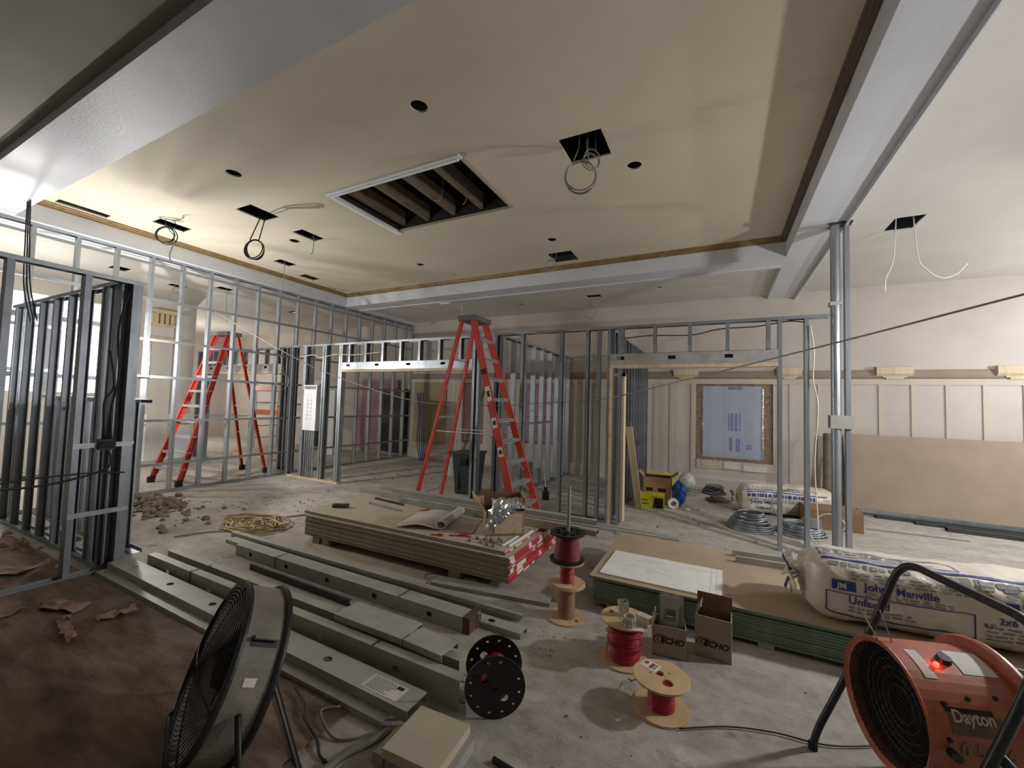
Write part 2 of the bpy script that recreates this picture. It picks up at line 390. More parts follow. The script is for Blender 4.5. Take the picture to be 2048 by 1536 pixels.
# windows boarded with foam
def boarded(n, w, foam, x0, x1, z0, z1):
    a, b, c, d = w
    M = Matrix(((1, 0, 0, 0), (0, 0, 1, FW + .03), (0, 1, 0, 0), (0, 0, 0, 1)))
    o = struct(MB().plate(rect(a, b, c, d), [rect(x0, z0, x1, z1)], .06, M).build('window_%d' % n, brick_raw))
    MB().box((x0 - .005, FW + .035, z0 - .005), (x1 + .005, FW + .075, z1 + .005)).build('foam_board', foam, o)
    return o
w1 = boarded(1, WIN[0], foam_blue, -.27, .74, .62, 2.0)
w2 = boarded(2, WIN[1], foam_pink, -5.9, -5.38, .55, 2.02)
w3 = boarded(3, WIN[2], foam_pink, -4.17, -3.28, .66, 2.06)
# foil tape on the foam edges
MB().box((-.285, FW + .018, .66), (-.262, FW + .034, 1.9)).build('foil_tape', foil, w1)
MB().box((.735, FW + .018, .62), (.755, FW + .034, 1.95)).build('foil_tape', foil, w1)
# print on the foam board (reads sideways)
def place_text(txt, size, m_, parent, M, name='printed_lettering', bold=0.0):
    v, f = text_verts(txt, size, bold)
    return MB().add(v, f, M).build(name, m_, parent)
def wallM(x, z, y, rot=0.0):
    return Matrix.Translation((x, y, z)) @ Matrix.Rotation(PI / 2, 4, 'X') @ Matrix.Rotation(rot, 4, 'Z')
pale_blue_ink = mat('pale_blue_ink', (104, 112, 168), .7, 0, .2, 30)
yfoam = FW + .033
def dashes(mb, x0, z0, w, rows, dz, h, y, seed, vertical=False):
    """rows of small unreadable print marks on a plane y = const"""
    rr = random.Random(seed)
    for r_ in range(rows):
        t = 0.0
        while t < w:
            L = rr.uniform(.012, .05); L = min(L, w - t)
            if vertical: q = (x0 + r_ * dz, z0 + t, x0 + r_ * dz + h, z0 + t + L)
            else: q = (x0 + t, z0 - r_ * dz - h, x0 + t + L, z0 - r_ * dz)
            mb.add([(q[0], y, q[1]), (q[2], y, q[1]), (q[2], y, q[3]), (q[0], y, q[3])], [(0, 1, 2, 3)])
            t += L + rr.uniform(.006, .014)
    return mb
dashes(MB(), .17, 1.14, .34, 1, .1, .02, yfoam, 1, True).build('printed_lettering', pale_blue_ink, w1)['kind'] = 'stuff'
dashes(MB(), .21, 1.14, .34, 2, .07, .045, yfoam, 2, True).build('printed_lettering', pale_blue_ink, w1)['kind'] = 'stuff'
dashes(MB(), .36, 1.14, .34, 1, .1, .02, yfoam, 3, True).build('printed_lettering', pale_blue_ink, w1)['kind'] = 'stuff'
dashes(MB(), .19, .76, .26, 1, .1, .05, yfoam, 4, True).build('printed_lettering', pale_blue_ink, w1)['kind'] = 'stuff'
dashes(MB(), .30, .76, .24, 2, .04, .03, yfoam, 5, True).build('printed_lettering', pale_blue_ink, w1)['kind'] = 'stuff'
dashes(MB(), .47, .80, .09, 2, .05, .04, yfoam, 6, True).build('printed_lettering', pale_blue_ink, w1)['kind'] = 'stuff'
dashes(MB(), .17, 1.99, .24, 1, .1, .06, yfoam, 7).build('printed_lettering', pale_blue_ink, w1)['kind'] = 'stuff'
purple_ink = mat('purple_ink', (110, 84, 120), .7, 0, .1)
for k, z in enumerate((2.0, 1.6, 1.25, .9)):
    dashes(MB(), -4.1, z, .75, 3 if k == 0 else 1, .05, .025, FW + .033, 20 + k).build('printed_lettering', purple_ink, w3)['kind'] = 'stuff'
# rough plaster sill under the window
sl = struct(MB().box((-.38, FW - .02, .40), (.9, FW, .56)).build('trim_12', wall_paint))
MB().box((.1, FW - .035, .42), (.36, FW - .012, .54)).build('plaster_patch', mat('plaster_pale', (206, 196, 182), .8, 0, .1, 9), sl)
MB().box((.42, FW - .03, .40), (.8, FW - .012, .5)).build('plaster_patch', mat('plaster_pale', (206, 196, 182), .8, 0, .1, 9), sl)
MB().box((-.3, FW - .03, .44), (.02, FW - .012, .55)).build('plaster_patch', gyp_face, sl)
pnl = tag(MB().box((-7.5, FW - .055, .42), (-6.45, FW - .017, 2.05)).build('plywood_panel', mat('old_panel', (150, 132, 104), .8, 0, .12, 4)), 'tall tan board fixed to the far wall behind the metal studs', 'board')

# hall side: pilaster, wainscot
ps = thing('pilaster', 'tall pale pilaster with a fluted plaster capital in the hall', 'pilaster', (-11.6, 4.72, 0))
MB().box((0, -.2, 0), (.08, .2, 2.75)).build('shaft', hall_paint, ps)
MB().box((0, -.24, 2.7), (.14, .24, 2.78)).box((0, -.27, 2.78), (.17, .27, 2.83)).build('capital', mat('capital_ochre', (196, 176, 138), .6, 0, .12, 9), ps)
MB().box((0, -.2, 2.83), (.1, .2, 3.08)).build('neck', hall_paint, ps)
MB().box((0, -.23, 3.08), (.15, .23, 3.14)).box((0, -.27, 3.38), (.18, .27, 3.46)).build('capital', MATS['capital_ochre'], ps)
for k in range(4): MB().box((0, -.19 + k * .1, 3.14), (.13, -.13 + k * .1, 3.38)).build('flute', MATS['capital_ochre'], ps)
wn = struct(MB().box((-11.6, 3.0, 0), (-11.56, 5.4, .78)).build('trim_13', white_board))
struct(MB().box((-11.6, 3.0, .84), (-11.55, 5.4, 1.05)).build('trim_14', white_board))
tag(MB().box((-11.55, -.16, 0), (-11.53, .16, .04)).build('wall_bracket', aluminium, loc=(0, 4.9, 2.2), rot=(.7, 0, 0)), 'small slanted metal strip fixed on the hall wall', 'bracket')

# ------------------------------------------------------------------ steel stud framing
def c_profile(w, fl_, lip, t):
    h = w / 2
    return [(0, -h), (fl_, -h), (fl_, -h + lip), (fl_ - t, -h + lip), (fl_ - t, -h + t), (t, -h + t), (t, h - t), (fl_ - t, h - t), (fl_ - t, h - lip), (fl_, h - lip), (fl_, h), (0, h)]
def c_mesh(name, m_, w=.092, fl_=.04, lip=.012, t=.003, axis='z'):
    pr_ = c_profile(w, fl_, lip, t); k = len(pr_)
    vv = [(x, y, 0) for x, y in pr_] + [(x, y, 1) for x, y in pr_]
    quads = [(0, 1, 4, 5), (1, 2, 3, 4), (0, 5, 6, 11), (6, 7, 10, 11), (7, 8, 9, 10)]
    ff = [(i, (i + 1) % k, k + (i + 1) % k, k + i) for i in range(k)] + [tuple(reversed(q)) for q in quads] + [tuple(i + k for i in q) for q in quads]
    return MB().add(vv, ff).mesh(name, m_)
STUD = c_mesh('stud', steel)
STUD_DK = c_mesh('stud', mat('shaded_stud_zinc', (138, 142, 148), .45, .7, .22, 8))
RAIL = c_mesh('channel', steel, .04, .02, .006, .003)
def track_mesh(name, m_, up):
    h = .035 * (1 if up else -1); t = .003 * (1 if up else -1)
    b = MB()
    b.box((0, -.048, min(0, t)), (1, .048, max(0, t)))
    for y in (-.048, .045): b.box((0, y, min(0, h)), (1, y + .003, max(0, h)))
    return b.mesh(name, m_)
TRACK_T = track_mesh('track', steel, False); TRACK_B = track_mesh('track', steel, True)
def partition(label, loc, rz, L, H, studs, rails=(), bottom=True, top=True, group=None, z0=0.0):
    p = thing('stud_partition', label, 'stud wall', loc, rz, group)
    if top: obj('track', TRACK_T, p, (0, 0, H), scale=(L, 1, 1))
    if bottom:
        segs = bottom if isinstance(bottom, (list, tuple)) else [(0, L)]
        for a, b in segs: obj('track', TRACK_B, p, (a, 0, 0), scale=(b - a, 1, 1))
    for q in studs:
        x = q[0] if isinstance(q, tuple) else q
        a, b = (q[1], q[2]) if isinstance(q, tuple) else (.003, H - .003)
        flip = isinstance(q, tuple) and len(q) > 3
        obj('stud', STUD, p, (x, 0, a), rot=(0, 0, PI if flip else 0), scale=(1, 1, b - a))
    for q in rails:
        z = q[0] if isinstance(q, tuple) else q
        a, b = (q[1], q[2]) if isinstance(q, tuple) else (0, L)
        obj('rail', RAIL, p, (a, -.048, z), rot=(PI / 2, 0, PI / 2), scale=(1, 1, b - a))
    return p
def header(p, x0, x1, z0, z1, wood=True, holes_=True, mm=None):
    """box header with knockout slots on its room face"""
    L = x1 - x0; h = z1 - z0
    hl = []
    if holes_:
        n = max(2, int(L / .62))
        for k in range(n):
            c = L * (k + .12) / n + .02
            hl.append(rect(c, h * .42, c + .09, h * .72))
    M = Matrix(((1, 0, 0, x0), (0, 0, 1, -.052), (0, 1, 0, z0), (0, 0, 0, 1)))
    hd = MB().plate(rect(0, 0, L, h), hl, .003, M).build('header', mm or steel_dull, p)
    MB().box((x0, -.052, z1 - .003), (x1, .05, z1)).box((x0, .047, z0), (x1, .05, z1)).build('header_channel', steel_dull, p)
    if wood: MB().box((x0, -.05, z0 - .045), (x1, .05, z0)).build('wood_plate', pine, p)
    return hd

# tall wall on the left, running away under the left beam
ty0 = -1.0; TW = FW - ty0
studs = [2.94 + .4045 * k - ty0 for k in range(-9, 15)] + [FW - .05 - ty0]
tall = partition('tall open stud wall running up to the beam in front of the orange ladder in the hall', (-7.72, ty0, 0), PI / 2, TW, ZB, studs, rails=(.45, 1.12, 1.79, 2.35, (2.97, 0, TW), 3.5))
# stub wall with panel and wide header (left opening)
stub = partition('short stud wall with a wide header spanning the left opening behind the drywall stack', (-7.62, 5.25, 0), 0, 4.5, 2.56,
    [(.05, 0, 2.55), .46, (.46, .003, 2.55, 1), .96, (1.02, 0, 2.55), 1.4, (1.49, 0, 2.55, 1)] + [(1.64 + .4 * k, 2.2, 2.555) for k in range(7)] + [4.3, (4.42, 0, 2.55, 1)], bottom=[(0, 1.52), (4.26, 4.5)])
header(stub, 1.5, 4.3, 2.07, 2.2, mm=steel)
MB().box((.1, -.05, -.0), (1.5, .05, .035)).build('sill_plate', pine, stub)
# doorway wall
door = partition('stud wall with a doorway header and top track reaching the tall double post', (-3.1, 5.5, 0), 0, 4.17, 2.62,
    [.02, (.16, 0, 2.6, 1), .46, 1.08, 1.46, (1.66, 0, 2.6, 1), (1.76, 0, 2.6), 1.90] + [(1.93 + .415 * k, 2.26, 2.615) for k in range(5)] + [3.70, 3.95], bottom=[(0, 1.83)])
header(door, 1.8, 3.70, 2.1, 2.25)
MB().box((1.795, -.05, .0), (1.83, .05, 2.06)).build('wood_jamb', pine, door)
# inner pine door frame seen through the doorway
jm = thing('door_jamb', 'raw pine door jamb standing inside the doorway', 'door jamb', (-1.18, 5.66, 0))
MB().box((0, -.05, 0), (.04, .09, 2.0)).build('jamb', pine, jm)
MB().box((-.1, -.05, 1.96), (.04, .05, 2.0)).build('head', pine, jm)
# perpendicular partitions
pl = partition('stud wall running back from the doorway wall to the far wall, behind the red ladder', (-3.05, 5.6, 0), PI / 2, FW - 5.6, 2.62, [.02 + .41 * k for k in range(8)] + [3.2], rails=((1.2, 0, 2.2),))
pr2 = partition('blue-grey stud wall beside the pine door jamb running back to the far wall', (-1.33, 5.62, 0), PI / 2, FW - 5.62, 2.62, [.02 + .25 * k for k in range(13)])
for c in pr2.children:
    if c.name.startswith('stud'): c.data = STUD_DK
# hall opening: header wall left of the tall wall
hall = partition('stud wall with a header over the opening at the back of the hall', (-11.55, 5.5, 0), 0, 3.75, 2.6,
    [.02, .3, (.5, 0, 2.59, 1)] + [(.7 + .4 * k, 2.24, 2.595) for k in range(7)] + [3.3, 3.45, (3.6, 0, 2.59, 1), 3.7], bottom=[(0, .6), (3.25, 3.75)])
header(hall, .5, 3.32, 2.08, 2.24)
# near left frame: two walls meeting at a corner
nl = partition('nearer stud frame end with an electrical box and conduit bar, beside the long steel bundle', (-4.74, -1.2, 0), PI / 2, 2.97, 2.55,
    [.1 + .41 * k for k in range(6)] + [2.57, (2.88, .003, 2.547), (2.95, .003, 2.547, 1)], rails=((1.09, 2.57, 2.95), (.52, 2.57, 2.95)))
n2 = partition('row of wide studs turning left from the near frame with round service holes', (-7.6, 1.66, 0), 0, 2.84, 2.55, [.02 + .4 * k for k in range(7)] + [2.5, 2.68, 2.8])
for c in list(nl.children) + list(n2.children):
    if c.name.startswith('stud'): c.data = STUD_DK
for c in n2.children:
    if c.name.startswith('stud'): c.scale.y = .68
# second bay behind the near frame
n3 = partition('back row of studs behind the near frame, below the lit white sheet', (-7.6, 1.95, 0), 0, 2.6, 1.48, [.12 + .2 * k for k in range(12)], top=True)
n4 = tag(MB().box((-7.87, 1.0, 1.52), (-7.855, 2.86, 2.78)).build('hung_panel', white_board), 'white sheet glowing in the lamp light behind the near stud frame', 'board')
# double post under the right beam
dp = thing('double_post', 'tall galvanised double post bolted up to the ceiling beam', 'post', (1.19, 5.55, 0))
MB().lathe([(.0, 0), (.045, 0), (.045, ZB - .02), (0, ZB - .02)], 20).build('round_pipe', steel, dp, (-.05, -.01, 0), smooth=False)
obj('channel', STUD, dp, (.03, 0, 0), scale=(1.1, .8, ZB - .01))
MB().box((-.11, -.075, 1.38), (.085, .055, 1.52)).build('clamp_plate', steel_dull, dp)
MB().box((-.105, -.06, 2.72), (.005, .05, 2.76)).build('coupling', steel_dull, dp)
MB().box((-.11, -.06, ZB - .025), (.1, .06, ZB)).build('top_plate', steel_dark, dp)
tk = tag(MB().box((.80, 5.5, ZB - .028), (1.09, 5.58, ZB)).build('ceiling_track', steel_dull), 'short dusty track screwed across the underside of the right beam', 'track')
# electrical panel in the stub wall
ep = thing('electrical_panel', 'open white electrical panel hung between the studs of the short wall', 'electrical panel', (-6.93, 5.19, .92))
M = Matrix(((1, 0, 0, -.19), (0, 0, 1, 0), (0, 1, 0, 0), (0, 0, 0, 1)))
MB().plate(rect(0, 0, .36, .86), [rect(.12 + .1 * c, .2 + r_ * .07, .145 + .1 * c, .235 + r_ * .07) for c in range(2) for r_ in range(6)], .012, M).build('door', white_board, ep)
MB().box((-.19, .012, 0), (.17, .1, .86)).build('body', white_board, ep)
MB().box((-.17, -.004, .78), (.15, 0, .84)).build('latch', grey_ink, ep)
for k in range(5):
    tag(MB().tube([(-7.06 + .06 * k, 5.22, .035), (-7.06 + .06 * k, 5.22, .92)], .014, 8).build('conduit', steel), 'grey conduit pipe rising from the floor to the white electrical panel', 'conduit', 'conduits under the electrical panel')
# junction boxes and conduit on near frame
jb = thing('junction_box', 'black junction box on a white bar between two near studs', 'junction box', (-4.70, 1.57, 1.05))
MB().box((-.02, -.055, 0), (.05, .055, .09)).build('body', black_pl, jb, bevel=.004)
MB().box((-.01, -.2, .035), (.01, .19, .06)).build('mounting_bar', white_board, jb)
MB().box((.05, -.045, .012), (.056, .045, .078)).build('cover', rubber, jb)
def cable(name, pts, r, m_, label, group=None, sub=6, cat='cable'):
    return tag(MB().tube(smooth_path(pts, sub), r, 6).build(name, m_, smooth=True), label, cat, group)
cable('armoured_cable', [(-4.68, 1.60, 1.13), (-4.69, 1.59, 1.4), (-4.68, 1.62, 1.7), (-4.69, 1.6, 2.1), (-4.7, 1.66, 2.45)], .009, cable_black, 'black cable running up the near stud above the junction box')
cable('armoured_cable', [(-4.68, 1.56, 1.13), (-4.66, 1.53, 1.45), (-4.7, 1.6, 1.6), (-4.68, 1.55, 1.9)], .008, cable_black, 'looser black cable bunched above the junction box')
cable('armoured_cable', [(-4.68, 1.58, 1.06), (-4.66, 1.6, .92), (-4.68, 1.45, .84), (-4.68, 1.1, .8), (-4.66, .5, .86), (-4.665, -.4, .9)], .009, cable_black, 'black cable sagging sideways below the junction box')
cable('armoured_cable', [(-4.665, 1.7, .84), (-4.638, 1.45, .87), (-4.63, 1.0, .86), (-4.635, .4, .78), (-4.64, -.4, .8)], .007, cable_black, 'thin black cable crossing the near studs at knee height')
for k in range(3):
    cable('hanging_wire', [(-6.9 + .05 * k, 1.5, 3.64), (-6.95 + .07 * k, 1.52, 3.2), (-7.0 + .1 * k, 1.55, 2.7), (-6.9 + .1 * k, 1.6, 2.3)], .006, cable_black, 'dark wire dangling from the ceiling above the near stud frame', 'dangling dark wires')

# ------------------------------------------------------------------ ladders
def ladder(label, c, a, H, wt, wb, df, dr, stickers):
    t = thing('step_ladder', label, 'ladder', (c[0], c[1], 0), -a)    # local x = front (steps), y = along the steps
    def V(e, d, z): return Vector((e, d, z))
    def rail_bar(p0, p1, w, th, name='rail'):
        d = (p1 - p0).normalized(); y = Vector((0, 1, 0)); n = d.cross(y).normalized(); y = n.cross(d)
        b = MB()
        for q in ((-w / 2, w / 2, -th / 2, -th / 2 + .005), (-w / 2, -w / 2 + .006, -th / 2, th / 2), (w / 2 - .006, w / 2, -th / 2, th / 2)):
            vv = [p + n * u + y * v for p in (p0, p1) for u, v in ((q[0], q[2]), (q[1], q[2]), (q[1], q[3]), (q[0], q[3]))]
            b.add(vv, [(0, 1, 2, 3), (7, 6, 5, 4), (0, 4, 5, 1), (1, 5, 6, 2), (2, 6, 7, 3), (3, 7, 4, 0)])
        return b
    F = {}
    for s in (-1, 1):
        p0 = V(df, s * wb / 2, .03); p1 = V(.09, s * wt / 2, H - .06)
        rail_bar(p0, p1, .088, .036).build('front_rail', ladder_red, t)
        F[s] = (p0, p1)
        q0 = V(-dr, s * wb * .45, .03); q1 = V(-.09, s * wt / 2, H - .06)
        rail_bar(q0, q1, .05, .03).build('rear_rail', ladder_red, t)
        F[s * 2] = (q0, q1)
        for p in (p0, q0):
            MB().box((p.x - .05, p.y - .025, 0), (p.x + .05, p.y + .025, .1)).build('foot', rubber, t)
    n = 9
    for k in range(1, n + 1):
        z = (H - .06) * k / (n + 1.0)
        u = (z - .03) / (H - .09); a_ = F[-1][0].lerp(F[-1][1], u); b_ = F[1][0].lerp(F[1][1], u)
        st = MB().box((a_.x - .045, a_.y, z - .012), (a_.x + .045, b_.y, z + .012)); st.box((a_.x + .03, a_.y, z - .03), (a_.x + .045, b_.y, z)).build('step', aluminium, t)
        if k <= 3:
            MB().tube([(a_.x - .02, a_.y + .12, z - .02), (a_.x + .02, a_.y + .01, z - .16)], .006, 6).build('step_brace', aluminium, t)
            MB().tube([(b_.x - .02, b_.y - .12, z - .02), (b_.x + .02, b_.y - .01, z - .16)], .006, 6).build('step_brace', aluminium, t)
        if k in (1, 3, 5, 7, 8):
            a_ = F[-2][0].lerp(F[-2][1], u); b_ = F[2][0].lerp(F[2][1], u)
            MB().box((a_.x - .012, a_.y, z - .012), (a_.x + .012, b_.y, z + .012)).build('rear_brace', aluminium, t)
    for s in (-1, 1):
        z = H * .42; u = (z - .03) / (H - .09)
        MB().tube([F[s][0].lerp(F[s][1], u), F[s * 2][0].lerp(F[s * 2][1], u)], .008, 6).build('spreader', aluminium, t)
    cap = MB().plate(rect(-.13, -wt / 2 - .05, .16, wt / 2 + .05), [circ(.03, .08, .02, 10), circ(.03, -.08, .015, 10)], .07)
    cap.build('cap', ladder_grey, t, (0, 0, H - .07), bevel=.008)
    if stickers:
        p0, p1 = F[-1]; d = (p1 - p0).normalized(); nn = d.cross(Vector((0, 1, 0))).normalized()
        for u, L, mm in stickers:
            c0 = p0.lerp(p1, u); vv = [c0 + d * (i * L / 2) + nn * (j * .036) + Vector((0, -.0195, 0)) for i, j in ((-1, -1), (1, -1), (1, 1), (-1, 1))]
            MB().add(vv, [(0, 1, 2, 3)]).build('sticker', mm, t)
            if mm is label_white:
                vv = [c0 + d * (i * L / 5) + nn * (j * .02) + Vector((0, -.0205, 0)) for i, j in ((-1, -1), (1, -1), (1, 1), (-1, 1))]
                MB().add(vv, [(0, 1, 2, 3)]).build('sticker_print', black_ink, t)
    return t
ladder('tall red step ladder standing behind the drywall stack in front of the doorway wall', (-3.05, 4.78), -.018, 2.72, .324, .683, .9155, .6865,
       [(.62, .2, label_white), (.545, .12, pink_scrap), (.48, .13, label_white), (.40, .1, pink_scrap), (.345, .12, label_white), (.73, .08, black_ink)])
ladder('orange-red step ladder standing in the hall behind the tall open stud wall', (-8.45, 4.47), 1.478, 2.74, .346, .76, .89, .689, None)

# ------------------------------------------------------------------ work lamps and added fill lights
def glow(name, strength, rgb):
    M = bpy.data.materials.new(name); M.use_nodes = True; b = M.node_tree.nodes['Principled BSDF']
    b.inputs['Base Color'].default_value = (.9, .9, .9, 1)
    b.inputs['Emission Color'].default_value = (*rgb, 1); b.inputs['Emission Strength'].default_value = strength
    return M
def work_light(loc, strength, rgb, label, r=.085, shade=False):
    x, y, z = loc
    t = thing('work_light', label, 'work light', (x, y, 0))
    MB().tube([(0, 0, 0), (0, 0, z - r)], .016, 8).build('pole', steel_dark, t)
    MB().lathe([(0, 0), (.2, 0), (.2, .02), (.05, .05), (0, .05)], 24).build('base', steel_dark, t)
    prof = [(.001, -r)] + [(r * math.cos(a), r * math.sin(a)) for a in [(-PI / 2) + PI * k / 10 for k in range(1, 10)]] + [(.001, r)]
    MB().lathe(prof, 20).build('lamp_globe', glow('lamp_glow_%d' % int(strength), strength, rgb), t, (0, 0, z), smooth=True)
    if shade: MB().lathe([(.001, .05), (.06, .045), (.11, 0), (.116, 0), (.06, .055), (.001, .06)], 28).build('added_shade', steel_dull, t, (0, 0, z + r * .75))  # unseen dish added to hold direct light off the ceiling above
    return t
wl = work_light(LAMP_LEFT, 4200, (1, .98, .95), 'small bright work light with added shadow-casting rods on a pole beside the tall stud wall', r=.026)
for deg in (-24, -15, -8, -1, 60, 120, 180, 240):  # rods and their plate are added to throw ray shadows across the tray
    a = math.radians(deg); MB().tube([(.2 * math.cos(a), .2 * math.sin(a), LAMP_LEFT[2] - .2), (.2 * math.cos(a), .2 * math.sin(a), LAMP_LEFT[2] + .28)], .0065, 6).build('shadow_rod', steel_dark, wl)
MB().lathe([(.02, -.205), (.21, -.205), (.21, -.195), (.02, -.195)], 24, closed=True).build('shadow_rod_plate', steel_dark, wl, (0, 0, LAMP_LEFT[2]))
work_light(LAMP_RIGHT_BACK, 400, (.93, .96, 1.0), 'globe work light on a pole beyond the dark tracks along the far wall')
work_light(LAMP_RIGHT, 470, (.95, .97, 1.0), 'globe work light with an added dish shade on a pole past the insulation bag', shade=True)
work_light(FILL_HALL, 230, (1, .97, .92), 'added globe fill light on a pole in the hall behind the glowing white sheet')  # unseen lamp added as fill for the hall
work_light(FILL_FAR, 260, (1, .95, .88), 'added globe fill light on a pole behind the hall header wall')  # unseen lamp added to fill the far area
#PART2

# ------------------------------------------------------------------ tan drywall stack
SX, SY, SRZ = -3.95, 2.98, .02
Rz = Matrix.Rotation(SRZ, 4, 'Z')
def on_stack(x, y, z): return tuple(Matrix.Translation((SX, SY, 0)) @ Rz @ Vector((x, y, z)))
for x0, x1 in ((.12, .22), (.26, .36), (1.85, 1.97)):
    lb = 'gypsum riser strip under the near end of the tan drywall stack' if x0 > 1 else 'gypsum riser strip under the far end of the tan drywall stack'
    tag(MB().box((x0, .0, 0), (x1, 1.2, .078)).build('riser_strip', rubble_m, loc=(SX, SY, 0), rot=(0, 0, SRZ)), lb, 'riser', 'risers under the drywall stack')
sheet_me = MB().box((0, 0, 0), (2.44, 1.22, .0140)).mesh('gypsum_sheet', gyp_face)
tape_me = MB().box((2.44, .0, 0), (2.4425, 1.22, .0150)).mesh('end_tape', end_tape)
paper_me = MB().box((0, -.0018, .001), (2.44, 0, .014)).mesh('edge_paper', gyp_edge)
NS = 15
rr = random.Random(3)
for k in range(NS):
    top = k == NS - 1
    dx, dy = rr.uniform(-.008, .008), rr.uniform(-.006, .006)
    if k >= NS - 2: dx, dy = -.06, .03
    if k == 8: dx -= .02
    o = obj('drywall_sheet', sheet_me, None, on_stack(dx, dy, .078 + k * .0162), (0, 0, SRZ))
    tag(o, 'topmost drywall sheet of the tan stack, with the cardboard box on it' if top else 'tan drywall sheet with red and white end tape, inside the tan stack', 'drywall sheet', None if top else 'sheets in the tan drywall stack')
    obj('edge_paper', paper_me, o)
    if not top: obj('end_tape', tape_me, o)
ZS = .078 + NS * .0162          # top of the stack
# loose light strips along the end
for k, (x, y, L) in enumerate(((2.30, .12, .3), (2.35, .14, .5))):
    tag(MB().box((0, 0, 0), (.02, L, .012)).build('trim_strip', white_board, loc=on_stack(x, y, ZS), rot=(0, 0, SRZ - .02)), 'thin white bead strip lying along the taped end of the tan stack', 'bead strip', 'white strips on the tan stack')
# rolled drawings
pp = thing('drawing_set', 'unrolled paper drawings with a curled end on the tan drywall stack', 'drawings', on_stack(1.2, .06, ZS), .35)
n = 26; prof = []
for i in range(n + 1):
    u = i / n
    if u < .62: prof.append((u * .72 - .02, .012 + .03 * math.sin(u * 5.0) ** 2))
    else:
        a = (u - .62) / .38 * 2.3 * PI
        prof.append((.43 + .05 * math.sin(a), .012 + .05 * (1 - math.cos(a)) * .8))
b = MB()
vv = []; ff = []
for y in (0, .56):
    for (x, z) in prof: vv.append((x + y * .1, y, z))
for i in range(n): ff.append((i, i + 1, n + 2 + i, n + 1 + i))
o = MB().add(vv, ff).build('sheet', paper_m, pp, smooth=True); o.modifiers.new('solid', 'SOLIDIFY').thickness = .004
MB().box((.42, -.02, 0), (.74, .42, .006)).build('flat_sheet', mat('paper_grey', (176, 166, 154), .8, 0, .06, 9), pp)
# cardboard box with foil
def open_box(name, label, loc, rz, w, d, h, m_out, m_in, flaps, group=None, cat='box'):
    t = thing(name, label, cat, loc, rz, group)
    g = .006
    b = MB().box((0, 0, 0), (w, d, g))
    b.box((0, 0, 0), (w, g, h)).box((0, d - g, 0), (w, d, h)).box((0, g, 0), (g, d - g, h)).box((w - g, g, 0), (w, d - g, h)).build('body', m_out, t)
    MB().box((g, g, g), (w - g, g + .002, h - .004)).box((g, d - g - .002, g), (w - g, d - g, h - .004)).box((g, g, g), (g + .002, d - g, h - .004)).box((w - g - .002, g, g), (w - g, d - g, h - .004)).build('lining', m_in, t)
    for side, ang, L in flaps:
        if side == 'front': MB().box((0, -g, 0), (w, 0, L)).build('flap', m_out, t, (0, g, h - .002), (ang, 0, 0))
        if side == 'back': MB().box((0, 0, 0), (w, g, L)).build('flap', m_in, t, (0, d - g, h - .002), (ang, 0, 0))
        if side == 'left': MB().box((-g, 0, 0), (0, d, L)).build('flap', m_out, t, (g, 0, h - .002), (0, ang, 0))
        if side == 'right': MB().box((0, 0, 0), (g, d, L)).build('flap', m_out, t, (w - g, 0, h - .002), (0, ang, 0))
    return t
cb = open_box('cardboard_box', 'open cardboard box with foil wrap spilling out on the tan drywall stack', on_stack(2.05, .29, ZS), .62, .36, .28, .22, kraft, kraft_in, [('left', -.75, .19), ('back', .25, .13), ('right', .12, .14)])
bm = bmesh.new(); bmesh.ops.create_grid(bm, x_segments=16, y_segments=16, size=.5)
rr = random.Random(5)
vv = []
for v in bm.verts:
    u, w = v.co.x + .5, v.co.y + .5
    x = .05 + u * .3; 
    if w < .55: y = -.02 + .008 * math.sin(u * 9); z = .25 - (.55 - w) / .55 * (.22 - .2 * u); x = .02 + u * .27
    else: y = -.02 + (w - .55) / .45 * .22; z = .25 + .07 * math.sin((w - .55) / .45 * PI) 
    x += (w - .5) * .05
    v.co = (x + rr.uniform(-.012, .012), y + rr.uniform(-.012, .012), max(.004, z + rr.uniform(-.012, .012)))
me = bpy.data.meshes.new('foil_wrap'); bm.to_mesh(me); bm.free(); me.materials.append(foil)
o = obj('foil_wrap', me, cb); o.modifiers.new('solid', 'SOLIDIFY').thickness = .002
MB().box((.08, -.0062, .02), (.34, -.006, .2)).build('plastic_wrap', mat('clear_wrap', (196, 178, 150), .15, 0, .1, 20, .4, 30), cb)
tag(MB().box((0, 0, 0), (.17, .06, .035)).build('steel_offcut', steel_dark, loc=on_stack(.1, .25, ZS), rot=(0, 0, .5)), 'short dark steel offcut on the corner of the tan drywall stack', 'offcut')
for k, (x, y, a, L) in enumerate(((1.76, .12, .35, .2), (1.60, .055, .1, .12), (1.0, .66, .5, .12))):
    tag(MB().box((0, 0, 0), (L, .035, .003)).box((L * .4, .02, 0), (L * .8, .07, .003)).build('tape_scrap', pink_scrap, loc=on_stack(x, y, ZS), rot=(0, 0, a)), ['torn red tape scrap beside the cardboard box on the tan stack', 'small red tape scrap near the stack edge by the cardboard box', 'red scrap under the edge of the paper drawings'][k], 'scrap')
rr = random.Random(11)
def chunk(r_, rnd, squash=.6):
    b = MB(); vv = []
    for i in range(3):
        for k in range(5):
            a = 2 * PI * k / 5 + i * .3; q = r_ * (1, 1.1, .5)[i] * rnd.uniform(.7, 1.15)
            vv.append((q * math.cos(a), q * math.sin(a), r_ * squash * i * rnd.uniform(.8, 1.1)))
    ff = [(i * 5 + k, i * 5 + (k + 1) % 5, (i + 1) * 5 + (k + 1) % 5, (i + 1) * 5 + k) for i in range(2) for k in range(5)] + [tuple(range(4, -1, -1)), tuple(range(10, 15))]
    return b.add(vv, ff)
